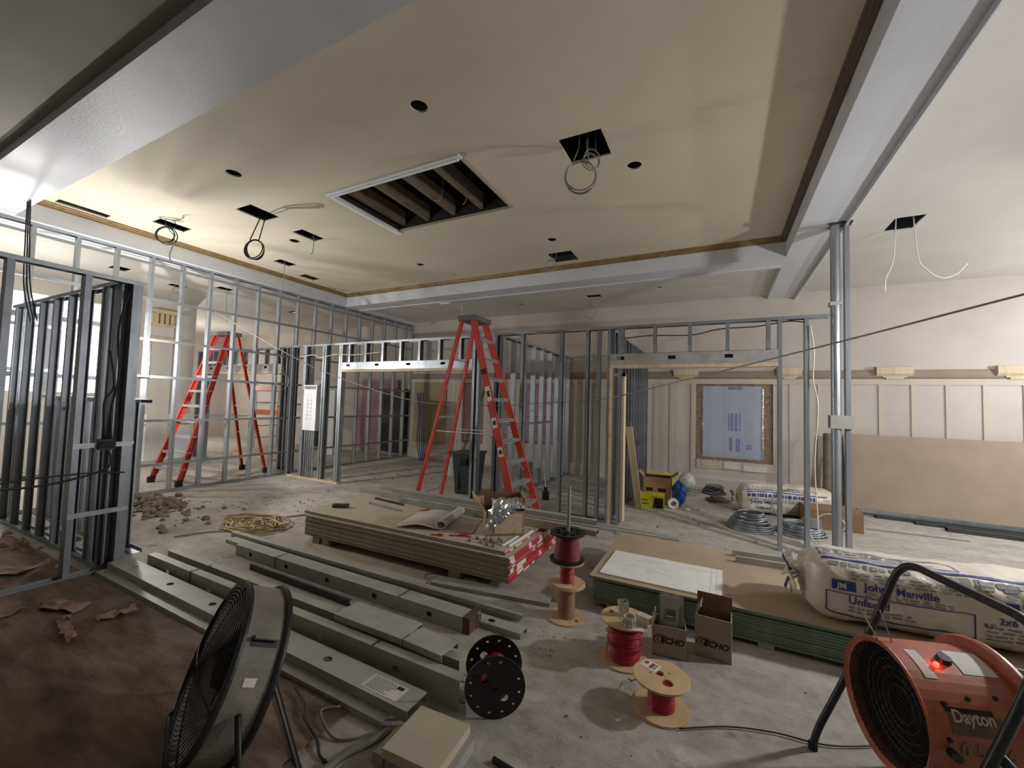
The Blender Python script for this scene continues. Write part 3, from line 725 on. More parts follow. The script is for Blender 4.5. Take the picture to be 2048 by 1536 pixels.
cm = [chunk(.022, rr).mesh('gypsum_crumb', rubble_m) for _ in range(4)]
spots = []
while len(spots) < 12:
    x, y = (2.06 + rr.uniform(-.08, .14), .12 + rr.uniform(-.06, .1)) if len(spots) < 8 else (2.22 + rr.uniform(-.05, .04), .2 + rr.uniform(-.14, .1))
    if (x, y) and all(math.hypot(x - p[0], y - p[1]) > .052 for p in spots) and y < .29 + (x - 2.05) * .7 - .04: spots.append((x, y))
for k, (x, y) in enumerate(spots):
    tag(obj('gypsum_crumb', cm[k % 4], None, on_stack(x, y, ZS), (0, 0, rr.uniform(0, 6))), 'tan crumb of broken gypsum lying by the box on the tan stack', 'crumb', 'gypsum crumbs on the tan stack')

# ------------------------------------------------------------------ loose steel members
def member(L, w, f, m_, orient, hole='rect', step=.6, hw=.05, start=.3, t=.0025, lip=.01):
    """C stud lying along x. 'edge': web upright facing -y; 'flat': web on top"""
    b = MB()
    hl = []
    if hole:
        x = start
        while x < L - .1:
            if hole == 'rect': hl.append(rect(x, w * .34, x + hw, w * .66))
            else: hl.append([(x + hw * .5 * math.cos(a) * (1 if i % 2 else 1.25), w / 2 + hw * .42 * math.sin(a)) for i, a in enumerate([2 * PI * k / 8 for k in range(8)])])
            x += step
    if orient == 'edge':
        M = Matrix(((1, 0, 0, 0), (0, 0, 1, 0), (0, 1, 0, 0), (0, 0, 0, 1)))
        b.plate(rect(0, 0, L, w), hl, t, M)
        b.box((0, t, 0), (L, f, t)).box((0, t, w - t), (L, f, w)).box((0, f - t, t), (L, f, lip)).box((0, f - t, w - lip), (L, f, w - t))
        b.box((0, f + .004, .004), (L, f + .005, w - .004)) if hole == 'none' else None
    else:
        M = Matrix.Translation((0, 0, f - t))
        b.plate(rect(0, 0, L, w), hl, t, M)
        b.box((0, 0, 0), (L, t, f - t)).box((0, w - t, 0), (L, w, f - t)).box((0, t, 0), (L, lip, t)).box((0, w - lip, 0), (L, w - t, t))
    return b.mesh('steel_stud', m_)
def lay(me, loc, rz, label, group=None, rot=None): return tag(obj('steel_stud', me, None, loc, rot or (0, 0, rz)), label, 'steel stud', group)
zinc = mat('zinc_floor', (172, 172, 162), .55, .15, .12, 6, .04, 50)
big1 = member(3.25, .15, .062, zinc, 'edge', 'oct', .62, .05, .35)
big2 = member(3.12, .15, .062, zinc, 'edge', None)
lay(big1, (-4.4, 1.80, 0), -.005, 'wide steel stud with round knockouts on the fan side of the boxed bundle')
lay(big2, (-4.36, 1.93, 0), -.005, 'wide steel stud making the rear half of the boxed bundle')
MB_b = MB().box((-.004, -.004, -.0), (.004, .136, .156)); 
for x in (-3.7, -1.75):
    bs = MB().box((x, 1.790, 0), (x + .007, 1.795, .155)).box((x, 1.790, .152), (x + .007, 1.945, .155)).build('bundle_strap', steel_dark)
    tag(bs, 'dark steel strap around the boxed stud bundle near the black reel' if x > -2 else 'dark steel strap around the boxed stud bundle near the stud frame', 'strap', 'straps on the boxed stud bundle')
f1 = member(3.36, .152, .05, zinc, 'flat', 'oct', .6, .055, .31)
o = lay(f1, (-4.66, 1.6284, .035), -.018, 'wide flat steel stud with a white product label along the boxed bundle')
lb = MB().box((3.03, .02, .0502), (3.27, .12, .0512)).build('product_label', label_white, o)
d = MB()
for k in range(7): d.box((3.05, .03 + k * .0125, .0512), (3.05 + rr.uniform(.06, .19), .036 + k * .0125, .0515))
d.build('label_print', grey_ink, lb)
MB().box((3.21, .09, .0512), (3.25, .112, .0516)).build('label_print', black_ink, lb)
f2 = member(3.26, .12, .034, zinc, 'flat', None)
lay(f2, (-4.66, 1.5545, 0), -.012, 'lower flat steel stud half hidden under the labelled one')
# short wide track pieces on the boxed bundle
for (x, y, z, L, w, a, lb_) in ((-2.15, 1.86, .157, .55, .19, .0, 'short wide track piece with a round hole on the boxed bundle'), (-1.59, 1.86, .157, .28, .15, -.05, 'small folded track piece at the end of the boxed bundle')):
    me = member(L, w, .035, zinc, 'flat', 'oct' if L > .3 else None, 1, .05, .28)
    lay(me, (x, y, z), a, lb_)
# second bundle
b2 = member(2.65, .1, .03, zinc, 'edge', 'rect', .53, .045, .22)
for k in range(4):
    lay(b2, (-4.17 + .02 * k, 2.40 + .031 * k, 0), -.008, 'steel stud on edge with square knockouts, front one of the strapped flat bundle' if k == 0 else 'steel stud nested behind the front one in the strapped bundle', None if k == 0 else 'studs in the strapped bundle')
for x in (-3.55, -2.1):
    tag(MB().box((x, 2.385, 0), (x + .006, 2.389, .104)).box((x, 2.385, .101), (x + .006, 2.53, .104)).build('bundle_strap', steel_dark), 'thin dark strap on the square-knockout bundle nearer the reels' if x > -3 else 'thin dark strap on the square-knockout bundle nearer the yellow cord', 'strap', 'straps on the square-knockout bundle')
tag(MB().box((-1.525, 2.375, 0), (-1.47, 2.53, .105)).build('end_cap', mat('rust_brown', (96, 62, 54), .7, 0, .3, 14)), 'rusty brown end wrap on the square-knockout stud bundle', 'end wrap')
lay(member(3.45, .1, .036, zinc, 'flat', 'oct', .6, .05, 3.2), (-4.6, 2.54, 0), -.012, 'flat steel stud lying just behind the square-knockout bundle')
lay(member(3.5, .05, .06, zinc, 'edge', None), (-4.75, 2.675, 0), .006, 'long narrow steel track furthest behind the square-knockout bundle')
lay(member(3.4, .032, .03, zinc, 'edge', None), (-4.62, 2.645, .036), .004, 'thin steel angle resting on the flat stud behind the bundle')
lay(member(1.28, .05, .02, steel_dark, 'edge', None), (-3.72, 2.27, 0), -.02, 'short rusty angle lying between the two steel bundles')
lay(member(1.02, .14, .03, steel_dull, 'flat', None), (-2.15, 2.83, 0), .16, 'dusty track offcut pointing at the stacked wire reels')
tag(MB().box((0, 0, 0), (.12, .05, .03)).build('steel_offcut', steel_dull, loc=(-1.95, 3.02, 0), rot=(0, 0, .2)), 'tiny steel offcut beside the track near the drywall stack', 'offcut')
# pile on the back of the tan stack
pile = [(.9, .79, .0, 1.9, .075, -.012, 'edge'), (.55, .835, .0, 2.4, .09, -.012, 'flat'), (.15, .94, .0, 2.8, .06, -.012, 'edge'), (-.25, .985, .0, 2.9, .10, -.012, 'flat'), (.0, 1.095, .0, 2.6, .09, -.012, 'edge'), (.1, 1.14, .0, 2.5, .05, -.012, 'edge'), (.3, 1.0, .0505, 2.6, .05, -.012, 'flat')]
for k, (x, y, z, L, w, a, ori) in enumerate(pile):
    lay(member(L, w, .05 if ori == 'flat' else .035, steel_dull, ori, None), on_stack(x, y, ZS + z), a + SRZ, 'loose dusty steel track in the pile along the back of the tan stack', 'steel pile on the tan stack')
lay(member(.55, .02, .02, steel_dull, 'edge', None), on_stack(.3, .6, ZS), -.12, 'thin steel angle lying alone on top of the tan stack')
lay(member(.5, .02, .02, steel_dark, 'edge', None), on_stack(.2, .8, ZS), -.12, 'thin dark steel angle near the far corner of the tan stack')
# floor tracks in front of the doorway wall
for k, (x, y, L, w, a, f) in enumerate(((-1.9, 5.12, 1.5, .08, .02, .03), (-1.85, 5.26, 1.3, .06, -.01, .03), (-1.1, 5.05, .5, .07, .04, .02))):
    lay(member(L, w, f, steel_dull, 'flat', None), (x, y, 0), a, ['wide floor track lying in front of the doorway wall', 'narrow floor track lying closest to the doorway wall', 'short track offcut on the floor by the doorway'][k])
lay(member(.6, .05, .03, steel_dull, 'edge', None), (.12, 4.25, .232), .1, 'bright angle offcut on the brown board behind the insulation bag')
lay(member(.6, .05, .03, steel_dull, 'edge', None), (.14, 4.1, .232), .06, 'second angle offcut on the brown board beside the bag end')
# tracks by the far right wall
for k, (x, y, L, w, f, a, z) in enumerate(((1.95, 8.15, 3.2, .09, .05, -.02, 0), (2.1, 7.95, 3.0, .09, .05, -.05, 0), (1.9, 8.05, 3.2, .06, .04, -.03, .052), (2.75, 7.6, 2.4, .1, .05, -.05, 0), (2.5, 7.82, 2.6, .07, .04, -.04, 0))):
    lay(member(L, w, f, [steel_dull, steel_dark, steel, steel_dark, steel_dark][k], 'flat', None), (x, y, z), a, ['long dusty track on the floor at the foot of the leaning sheet', 'dark track lying beside the leaning brown sheet', 'bright track lying on top of the others below the leaning sheet', 'dark offset track with its end nearest the insulation bag', 'dark middle track in the pile below the leaning sheet'][k], 'tracks below the leaning sheet')
lay(member(1.0, .015, .015, steel, 'edge', None), (1.78, 7.1, 0), .05, 'thin straight steel rod on the floor behind the big insulation bag')

# ------------------------------------------------------------------ wire reels
def reel(name, label, loc, R, rc, h, ft, m_fl, m_core, holes_=(), wire=None, rot=None, rz=0, group=None, low_holes=(), n=40):
    t = thing(name, label, 'wire reel', loc, rz, group, rot)
    MB().plate(circ(0, 0, R, n), [circ(*q, 12) for q in low_holes], ft).build('flange', m_fl, t)
    MB().plate(circ(0, 0, R, n), [circ(*q, 14) for q in holes_], ft).build('flange', m_fl, t, (0, 0, h - ft))
    MB().lathe([(.001, ft), (rc, ft), (rc, h - ft), (.001, h - ft)], 28).build('core', m_core, t, smooth=False)
    if wire:
        wm, z0, z1, rw0, rw1 = wire
        prof = []
        K = int((z1 - z0) / .0035)
        for i in range(K + 1):
            u = i / K; prof.append((rw0 + (rw1 - rw0) * u + (.0014 if i % 2 else 0), z0 + (z1 - z0) * u))
        w = MB().lathe([(rc * .9, z0)] + prof + [(rc * .9, z1)], 36).build('wire_winding', wm, t)
    return t
BX, BY = -.985, 2.92
reel('wire_reel', 'empty wooden wire reel with a cardboard core at the bottom of the reel stack', (BX, BY, 0), .135, .062, .25, .011, ply, mat('card_core', (148, 118, 88), .8, 0, .08, 10), low_holes=((.085, -.03, .016),), holes_=((0, 0, .02),))
reel('wire_reel', 'small wooden reel of bright red wire in the middle of the reel stack', (BX + .004, BY - .006, .25), .122, .036, .165, .011, ply, red_wire, low_holes=((.06, -.04, .01),), holes_=((0, 0, .02),), wire=(red_wire, .012, .153, .052, .05))
bh = [(.075 * math.cos(a), .075 * math.sin(a), .021) for a in [2 * PI * k / 8 for k in range(8)]]
rl = reel('wire_reel', 'black plastic reel of dark red wire on top of the reel stack', (BX, BY - .004, .416), .128, .05, .2, .012, black_pl, maroon_wire, low_holes=bh, holes_=bh + [(0, 0, .018)], wire=(maroon_wire, .013, .187, .096, .078))
MB().lathe([(.018, .188), (.03, .188), (.03, .206), (.018, .206)], 20, closed=True).build('hub', black_pl, rl)
rod = tag(MB().lathe([(.001, .0), (.013, 0), (.013, .33), (.009, .335), (.001, .335)], 14).build('conduit_rod', steel, loc=(BX + .004, BY, .61), smooth=False), 'bright steel conduit rod standing in the top black reel', 'rod')
rl2 = reel('wire_reel', 'wooden reel of red wire carrying three metal boxes on its top flange', (-.509, 2.63, 0), .142, .06, .252, .011, ply, red_wire, holes_=((-.09, .03, .022), (-.02, -.03, .008), (.09, 0, .022)), wire=(red_wire, .012, .2, .088, .098))
rr = random.Random(21)
for k in range(9):
    z = .06 + k * .016; pts = []
    for i in range(24):
        a = 2 * PI * i / 24; r_ = .095 + .012 * math.sin(a * 2 + k) * rr.uniform(.5, 1) + .006
        pts.append((r_ * math.cos(a), r_ * math.sin(a), z + .025 * math.sin(a + k * 1.3) + .01 * math.sin(3 * a + k)))
    MB().tube(pts, .0028, 5, closed=True).build('loose_turn', red_wire, rl2, smooth=True)
rl3 = reel('wire_reel', 'low wooden reel of red wire with a white label on top, nearest the heater', (-.256, 2.312, 0), .14, .05, .163, .011, ply, red_wire, holes_=((-.01, .015, .022), (.035, -.045, .028), (-.055, .0, .006), (-.03, .055, .006), (.035, .04, .006), (.02, -.0, .004)), wire=(red_wire, .012, .151, .066, .066))
MB().box((-.125, .0, .1632), (-.03, .07, .1640)).build('label_sticker', label_white, rl3, rot=(0, 0, -.35))
MB().box((-.08, .012, .1641), (-.06, .06, .1644)).box((-.055, .012, .1641), (-.048, .06, .1644)).box((-.115, .03, .1641), (-.095, .058, .1644)).build('label_print', mat('label_brown', (120, 78, 66), .7, 0, 0), rl3, rot=(0, 0, -.35))
MB().tube(smooth_path([(-.1, -.06, .15), (-.15, -.02, .1), (-.16, .06, .05), (-.19, .12, .02)], 6), .0025, 5).build('wire_tail', cable_black, rl3)
ax = (Vector((-1.072, 1.996, 0)) - Vector((-.977, 1.837, 0))).normalized()
azx = math.atan2(ax.y, ax.x)
kh = [(.122 * math.cos(a), .122 * math.sin(a), .008) for a in [2 * PI * k / 12 + .2 for k in range(12)]] + [(.055, .045, .022), (-.045, -.05, .022), (0, 0, .016)]
rl4 = reel('wire_reel', 'black plastic reel lying on its side at the end of the boxed stud bundle', (-.972, 1.828, .15), .15, .05, .19, .009, black_pl, maroon_wire, holes_=kh, low_holes=kh, wire=(maroon_wire, .01, .18, .07, .066), rot=(PI / 2, 0, azx + PI / 2))
# three small metal boxes on the middle reel
def metal_box(loc, rz, label, rot=None):
    t = thing('gang_box', label, 'metal box', loc, rz, 'metal boxes on the reel', rot)
    g = .002; w, d, h = .055, .05, .085
    MB().box((0, 0, 0), (w, d, g)).box((0, 0, 0), (w, g, h)).box((0, d - g, 0), (w, d, h)).box((0, 0, 0), (g, d, h)).box((w - g, 0, 0), (w, d, h)).build('body', mat('dull_zinc_box', (196, 190, 170), .5, .3, .12, 20), t)
    MB().box((-.004, .01, h - .012), (0, .04, h)).build('ear', MATS['dull_zinc_box'], t)
    return t
zt = .2525
metal_box((-.535, 2.62, zt), .5, 'tall upright metal switch box on the wooden reel')
metal_box((-.44, 2.60, zt + .001), .9, 'open metal box tipped on its side behind the round one on the reel', (PI / 2 + .0, 0, 1.2))
t = thing('round_box', 'ribbed round metal box in front on the wooden reel', 'metal box', (-.462, 2.545, zt + .001), 0, 'metal boxes on the reel')
pf = []
MB().lathe([(.001, 0), (.033, 0), (.035, .002), (.033, .03), (.036, .055), (.032, .055), (.03, .004), (.001, .004)], 18).build('body', MATS['dull_zinc_box'], t)
for k in range(12):
    a = 2 * PI * k / 12; MB().box((-.002, -.002, .004), (.002, .002, .052)).build('rib', MATS['dull_zinc_box'], t, (.035 * math.cos(a), .035 * math.sin(a), 0))
tag(MB().box((0, 0, 0), (.09, .05, .001)).build('paper_label', label_white, loc=(-.46, 2.495, .2522), rot=(0, 0, .3)), 'white paper label lying on the wooden reel beside the metal boxes', 'label')

# ------------------------------------------------------------------ branded cartons
def echo_logo(parent, x, z, s, y=-.0022):
    v, f = text_verts('ECHO', s, .002)
    sh = Matrix(((1, .22, 0, 0), (0, 1, 0, 0), (0, 0, 1, 0), (0, 0, 0, 1)))
    M = Matrix.Translation((x, y, z)) @ Matrix.Rotation(PI / 2, 4, 'X') @ sh
    MB().add(v, f, M).build('printed_lettering', black_ink, parent)
    b = MB()
    for r0, a0, a1, off in ((.062, 1.0, 4.6, 0), (.05, 1.2, 4.4, .012), (.036, .6, 4.2, .03)):
        n = 14; pts = []
        for i in range(n + 1):
            a = a0 + (a1 - a0) * i / n; wd = .0035 * math.sin(PI * i / n) + .0006
            pts.append(((r0 + wd) * math.cos(a), (r0 + wd) * .62 * math.sin(a), (r0 - wd) * math.cos(a), (r0 - wd) * .62 * math.sin(a)))
        k = s / .062
        vv = [(x + s * .25 + off + p[0] * k, y, z + s * .32 + p[1] * k) for p in pts] + [(x + s * .25 + off + p[2] * k, y, z + s * .32 + p[3] * k) for p in pts]
        b.add(vv, [(i, i + 1, n + 2 + i, n + 1 + i) for i in range(n)])
    b.build('printed_swoosh', black_ink, parent)
e1 = open_box('carton', 'low open printed carton holding steel bracket plates', (-.365, 2.77, 0), .14, .2, .15, .185, grey_card, kraft_in, [('left', .35, .05), ('front', -.0, .0)])
echo_logo(e1, .048, .085, .05)
e2 = open_box('carton', 'taller open printed carton with its back flap standing up', (-.125, 2.905, 0), -.04, .205, .15, .25, grey_card, kraft_in, [('back', -.12, .09), ('left', .5, .06)])
echo_logo(e2, .05, .075, .05)
for k in range(4):
    M = Matrix(((1, 0, 0, 0), (0, 0, 1, 0), (0, 1, 0, 0), (0, 0, 0, 1)))
    b = MB().plate([(0, 0), (.13, 0), (.13, .34), (.115, .335), (.11, .345), (.07, .345), (.065, .335), (.03, .35), (.0, .345)], [rect(.03, .2, .1, .27), circ(.1, .13, .008, 10), circ(.03, .13, .006, 8)], .003, M)
    b.box((0, 0, .0), (.012, .013, .33)).box((.118, 0, 0), (.13, .012, .3))
    tag(b.build('bracket_plate', steel_dull, loc=(-.33 + .012 * (k % 2), 2.80 + .019 * k, .009), rot=(-.04, 0, .12)), 'dull steel bracket plate standing in the low printed carton', 'bracket', 'bracket plates in the carton')

# ------------------------------------------------------------------ green-edged board stack
GX, GY = -.86, 3.2
gm = MB().box((0, 0, 0), (2.44, 1.22, .0145)).mesh('green_sheet', green_edge)
gtop = MB().box((0, 0, .0145), (2.44, 1.22, .0156)).mesh('face_paper', brown_face)
NG = 11; rr = random.Random(9)
for k in range(NG):
    dx, dy = rr.uniform(-.006, .006), rr.uniform(-.006, .006)
    if k == NG - 1: dx, dy = -.03, -.02
    top = k == NG - 1
    o = obj('green_board', gm, None, (GX + dx, GY + dy, .03 + k * .0185), (0, 0, .004))
    tag(o, 'topmost board of the green-edged stack with a brown paper face' if top else 'green-edged moisture board lying within the stack under the insulation bag', 'drywall sheet', None if top else 'boards in the green-edged stack')
    if k >= NG - 2: obj('face_paper', gtop, o)
ZG = .03 + (NG - 1) * .0185 + .0156
for x in (.1, 1.1, 2.2): tag(MB().box((x, 0, 0), (x + .09, 1.2, .03)).build('riser_strip', gyp_edge, loc=(GX, GY, 0)), 'flat gypsum riser strip below the green-edged board stack', 'riser', 'risers under the green-edged stack')
tag(MB().box((0, 0, 0), (.86, .56, .012)).build('ceiling_tile', white_sheet, loc=(-.83, 3.25, ZG), rot=(0, 0, -.01)), 'white rectangular sheet with scuffs lying on the green-edged board stack', 'white sheet')
tt = bpy.data.objects['ceiling_tile']
rr = random.Random(2); b = MB()
for k in range(9):
    x, y, L = rr.uniform(.1, .6), rr.uniform(.08, .48), rr.uniform(.06, .25); b.box((x, y, .012), (x + L, y + .004, .0124))
b.box((.78, .03, .012), (.784, .53, .0124)).box((.82, .03, .012), (.823, .53, .0124)).build('scuff_marks', mat('scuff', (176, 174, 168), .8, 0, .1, 30), tt)

# ------------------------------------------------------------------ insulation bags
def bag(label, loc, rz, L, W, H, seed, prints, name='insulation_bag', roll=0.0):
    t = thing(name, label, 'insulation bag', loc, rz)
    rnd = random.Random(seed); ph = [rnd.uniform(0, 6) for _ in range(8)]
    e = .62
    def surf(x, a):
        """x 0..L, a = angle round the section, 0 at +y, -pi/2 down"""
        ends = min(1, (1 - abs(2 * x / L - 1)) * L / 2 / .16) if L > 0 else 1
        k = (math.sin(max(0.0, min(1.0, ends)) * PI / 2)) ** .45
        k = .16 + .84 * k
        c, s = math.cos(a), math.sin(a)
        y = (abs(c) ** e) * (1 if c > 0 else -1) * W / 2; z = (abs(s) ** e) * (1 if s > 0 else -1) * H / 2
        wr = .007 * math.sin(9 * x + 3 * a + ph[0]) + .005 * math.sin(23 * x + ph[1] + 5 * a) + .004 * math.sin(41 * x - 7 * a + ph[2])
        wr *= 1 + 2.5 * (1 - k)
        if k < .9: wr += .02 * math.sin(11 * a + ph[3]) * (1 - k)
        q = 1 + wr * 3
        zc = H / 2 + .02 * math.sin(2.2 * x + ph[4])
        zz = zc + z * q * (k * .95 + .05)
        return Vector((x, y * q * k, max(.002, zz)))
    NX, NA = 90, 56
    vv = [surf(L * i / NX, 2 * PI * j / NA) for i in range(NX + 1) for j in range(NA)]
    ff = [(i * NA + j, i * NA + (j + 1) % NA, (i + 1) * NA + (j + 1) % NA, (i + 1) * NA + j) for i in range(NX) for j in range(NA)] + [tuple(range(NA)), tuple(NX * NA + j for j in reversed(range(NA)))]
    MB().add(vv, ff).build('bag_body', poly_bag, t, smooth=True)
    # gathered end
    b = MB()
    for j in range(11):
        a0 = 2 * PI * j / 11; r1 = rnd.uniform(.09, .16); zc = H / 2
        p = [Vector((.02, 0, zc)), Vector((-.05, r1 * .5 * math.cos(a0), zc + r1 * .5 * math.sin(a0))), Vector((-.03 - rnd.uniform(0, .06), r1 * math.cos(a0), zc + r1 * math.sin(a0)))]
        q = [Vector((.02, 0, zc)), Vector((-.06, r1 * .5 * math.cos(a0 + .5), zc + r1 * .5 * math.sin(a0 + .5))), Vector((-.04, r1 * math.cos(a0 + .55), zc + r1 * math.sin(a0 + .55)))]
        b.add(p + q, [(0, 1, 4, 3), (1, 2, 5, 4)])
    o = b.build('gathered_end', poly_bag, t); o.modifiers.new('solid', 'SOLIDIFY').thickness = .004
    b = MB()
    for j in (1, 4, 8):
        a0 = 2 * PI * j / 11; zc = H / 2
        b.add([(-.055, .05 * math.cos(a0), zc + .05 * math.sin(a0)), (-.055, .05 * math.cos(a0 + .6), zc + .05 * math.sin(a0 + .6)), (-.075, .12 * math.cos(a0 + .4), zc + .12 * math.sin(a0 + .4)), (-.075, .12 * math.cos(a0), zc + .12 * math.sin(a0))], [(0, 1, 2, 3)])
    o = b.build('end_print', blue_ink, t); o.modifiers.new('solid', 'SOLIDIFY').thickness = .003
    # printing wrapped on the surface; s = arc position measured up the front (-y) side from the bottom edge
    tab = []; acc = 0; prev = None
    for i in range(241):
        a = -PI / 2 - PI * 1.1 * i / 240
        p = surf(L / 2, a)
        if prev is not None: acc += (p - prev).length
        tab.append((acc, a)); prev = p
    def ang(s_):
        s_ += W * .5
        for i in range(240):
            if tab[i + 1][0] >= s_:
                u = (s_ - tab[i][0]) / max(1e-6, tab[i + 1][0] - tab[i][0]); return tab[i][1] + (tab[i + 1][1] - tab[i][1]) * u
        return tab[-1][1]
    def wrap(x, s_, off=.004):
        a = ang(s_); p = surf(x, a); q = surf(x, a - .02) - p; w_ = surf(x + .01, a) - p
        nn = w_.cross(q).normalized()
        if nn.y * math.cos(a) + nn.z * math.sin(a) < 0: nn = -nn
        return p + nn * off
    def bar(b_, x0, s0, x1, s1):
        nx = max(1, int((x1 - x0) / .03)); ny = max(1, int((s1 - s0) / .02)); o_ = [wrap(x0 + (x1 - x0) * i / nx, s0 + (s1 - s0) * j / ny) for i in range(nx + 1) for j in range(ny + 1)]
        b_.add(o_, [(i * (ny + 1) + j, (i + 1) * (ny + 1) + j, (i + 1) * (ny + 1) + j + 1, i * (ny + 1) + j + 1) for i in range(nx) for j in range(ny)])
    inks = {}
    for pr_ in prints:
        kind, ink = pr_[0], pr_[1]
        if L > 2 and kind == 'text': pr_ = pr_[:3] + (pr_[3] + INK_SHIFT,) + pr_[4:]
        elif L > 2: pr_ = pr_[:2] + (max(.1, pr_[2] + INK_SHIFT), pr_[3], pr_[4] + INK_SHIFT) + pr_[5:]
        b_ = inks.setdefault(ink.name, (MB(), ink))[0]
        if kind == 'text':
            _, _, txt, x, s_, size = pr_[:6]
            v, f = text_verts(txt, size, size * (.02 if ink is not white_ink else .03))
            off = .0055 if ink is white_ink else .004
            b_.add([wrap(x + p[0], s_ + p[1], off) for p in v], f)
        elif kind == 'bar': bar(b_, *pr_[2:6])
        elif kind == 'frame':
            x0, s0, x1, s1 = pr_[2:6]; g = .007
            bar(b_, x0, s0, x1, s0 + g); bar(b_, x0, s1 - g, x1, s1); bar(b_, x0, s0, x0 + g, s1); bar(b_, x1 - g, s0, x1, s1)
        elif kind == 'dash':
            x0, s0, x1, rows, ds, hh = pr_[2:8]
            for r_ in range(rows):
                x = x0
                while x < x1 - .01:
                    l_ = min(rnd.uniform(.015, .06), x1 - x); bar(b_, x, s0 - r_ * ds - hh, x + l_, s0 - r_ * ds); x += l_ + rnd.uniform(.008, .02)
    for k, (b_, ink) in inks.items(): b_.build('printed_lettering', ink, t)['kind'] = 'stuff'
    return t
Hb = .40
big_prints = [
    ('bar', blue_ink, .12, .365, 2.1, .385), ('bar', blue_ink, .16, .44, .75, .447), ('frame', blue_ink, .12, .41, .86, .52),
    ('dash', grey_ink, .2, .50, .66, 2, .03, .014), ('bar', blue_ink, 1.2, .42, 2.0, .52), ('text', white_ink, 'JM', 1.3, .44, .1), ('text', white_ink, 'JM', 1.6, .44, .1),
    ('dash', grey_ink, .2, .345, .6, 1, .04, .03), ('dash', grey_ink, .75, .345, 1.15, 1, .04, .035), ('dash', grey_ink, .3, .285, .95, 3, .018, .009), ('dash', grey_ink, 1.0, .28, 1.5, 2, .02, .01), ('bar', grey_ink, .78, .29, .86, .34), ('bar', grey_ink, .9, .29, .96, .34), ('bar', grey_ink, 1.0, .29, 1.06, .34),
    ('bar', blue_ink, .2, .165, .32, .225), ('text', white_ink, 'JM', .225, .178, .045), ('text', blue_ink, 'Johns Manville', .36, .19, .06), ('dash', grey_ink, .36, .178, .78, 2, .016, .008),
    ('frame', blue_ink, .17, .01, .86, .148), ('text', blue_ink, 'Unfaced', .28, .092, .06), ('dash', grey_ink, .28, .075, .6, 2, .02, .01),
    ('dash', blue_ink, .92, .235, 1.3, 1, .03, .03), ('text', blue_ink, '2x6 Walls', .95, .115, .05), ('dash', grey_ink, .9, .095, 1.2, 4, .022, .01), ('dash', grey_ink, 1.25, .1, 1.5, 4, .02, .009),
    ('text', blue_ink, '8.5"', .89, .09, .03), ('text', blue_ink, 'ALL', 1.36, .12, .045), ('bar', blue_ink, 1.3, -.03, 1.75, .09)]
bag('big white insulation bag with blue lettering lying on the green-edged boards', (.5, 3.5, ZG + .002), .06, 2.2, .5, Hb, 3, big_prints)
sm = [('bar', blue_ink, .1, .27, 1.1, .285), ('dash', blue_ink, .1, .25, 1.0, 1, .05, .05), ('dash', grey_ink, .1, .18, .9, 2, .03, .015), ('text', blue_ink, 'Johns Manville', .14, .11, .07), ('text', blue_ink, 'Unfaced', .2, .03, .06), ('dash', blue_ink, .75, .16, 1.1, 2, .05, .04), ('dash', grey_ink, .6, .08, 1.1, 3, .03, .012), ('bar', blue_ink, .08, .3, .9, .31), ('dash', grey_ink, .1, .36, 1.0, 2, .03, .014)]
bag('smaller insulation bag with blue lettering behind the cable coils', (.26, 7.25, 0), .18, 1.3, .44, .42, 8, sm)

# ------------------------------------------------------------------ orange drum heater
HM = Vector((.583, 2.175, .407)); ha = .316
ht = thing('drum_heater', 'orange drum heater in a black tube frame, mouth grille facing the reels', 'heater', (HM.x, HM.y, 0), ha)   # local x = barrel axis
MX = Matrix.Translation((0, 0, HM.z)) @ Matrix.Rotation(PI / 2, 4, 'Y')
R = .228
MB().lathe([(R - .012, .01), (R, 0), (R + .004, .006), (R, .012), (R, .33), (R + .035, .335), (R + .04, .35), (R + .035, .365), (R - .02, .365), (R - .02, .012)], 48, MX, closed=True).build('barrel', heater_or, ht, smooth=False)
b = MB()
for k in range(-13, 14):
    y = k * .0162; hh = math.sqrt(max(0, (R - .012) ** 2 - y * y))
    b.tube([(.012, y, HM.z - hh), (.012, y, HM.z + hh)], .0014, 4)
    b.tube([(.012, -hh, HM.z + y), (.012, hh, HM.z + y)], .0014, 4)
b.build('grille', grille_m, ht)
MB().lathe([(R - .014, .03), (R - .018, .045), (R - .05, .10), (.1, .16), (.001, .17)], 40, MX).build('inner_cone', mat('heater_inside', (40, 36, 34), .8, .2, .3, 12), ht, smooth=True)
for k in range(5): MB().lathe([(.06 + .03 * k, .07), (.064 + .03 * k, .066), (.068 + .03 * k, .07), (.064 + .03 * k, .074)], 32, MX, closed=True).build('heating_coil', mat('coil_steel', (86, 80, 78), .5, .5, .2, 20), ht)
# tube frame: far side and near side hoops joined over the top
def hoop(s): return [(-.10, s, .016), (-.085, s, .06), (.0, s, .28), (.13, s, .56), (.235, s, .82)]
left = smooth_path([(-.11, .262, .016), (-.085, .262, .10), (.0, .262, .28), (.13, .262, .56), (.21, .262, .755)], 5)
top_ = smooth_path([(.21, .262, .755), (.235, .255, .825), (.252, .228, .868), (.26, .185, .885), (.26, .12, .887)], 6)
rt = [(x, -y * 1.28, z) for x, y, z in reversed([tuple(p) for p in left + top_])]
MB().tube(left + top_[1:] + [Vector(p) for p in rt], .0155, 10).build('tube_frame', heater_dk, ht, smooth=True)
for yy in (.262, -.335):
    MB().tube([(.10, yy, .5), (.3, yy, .28), (.36, yy, .016)], .0155, 10).build('rear_leg', heater_dk, ht, smooth=True)
    MB().tube([(-.11, yy, .0), (-.11, yy, .03)], .019, 10).build('rubber_foot', rubber, ht)
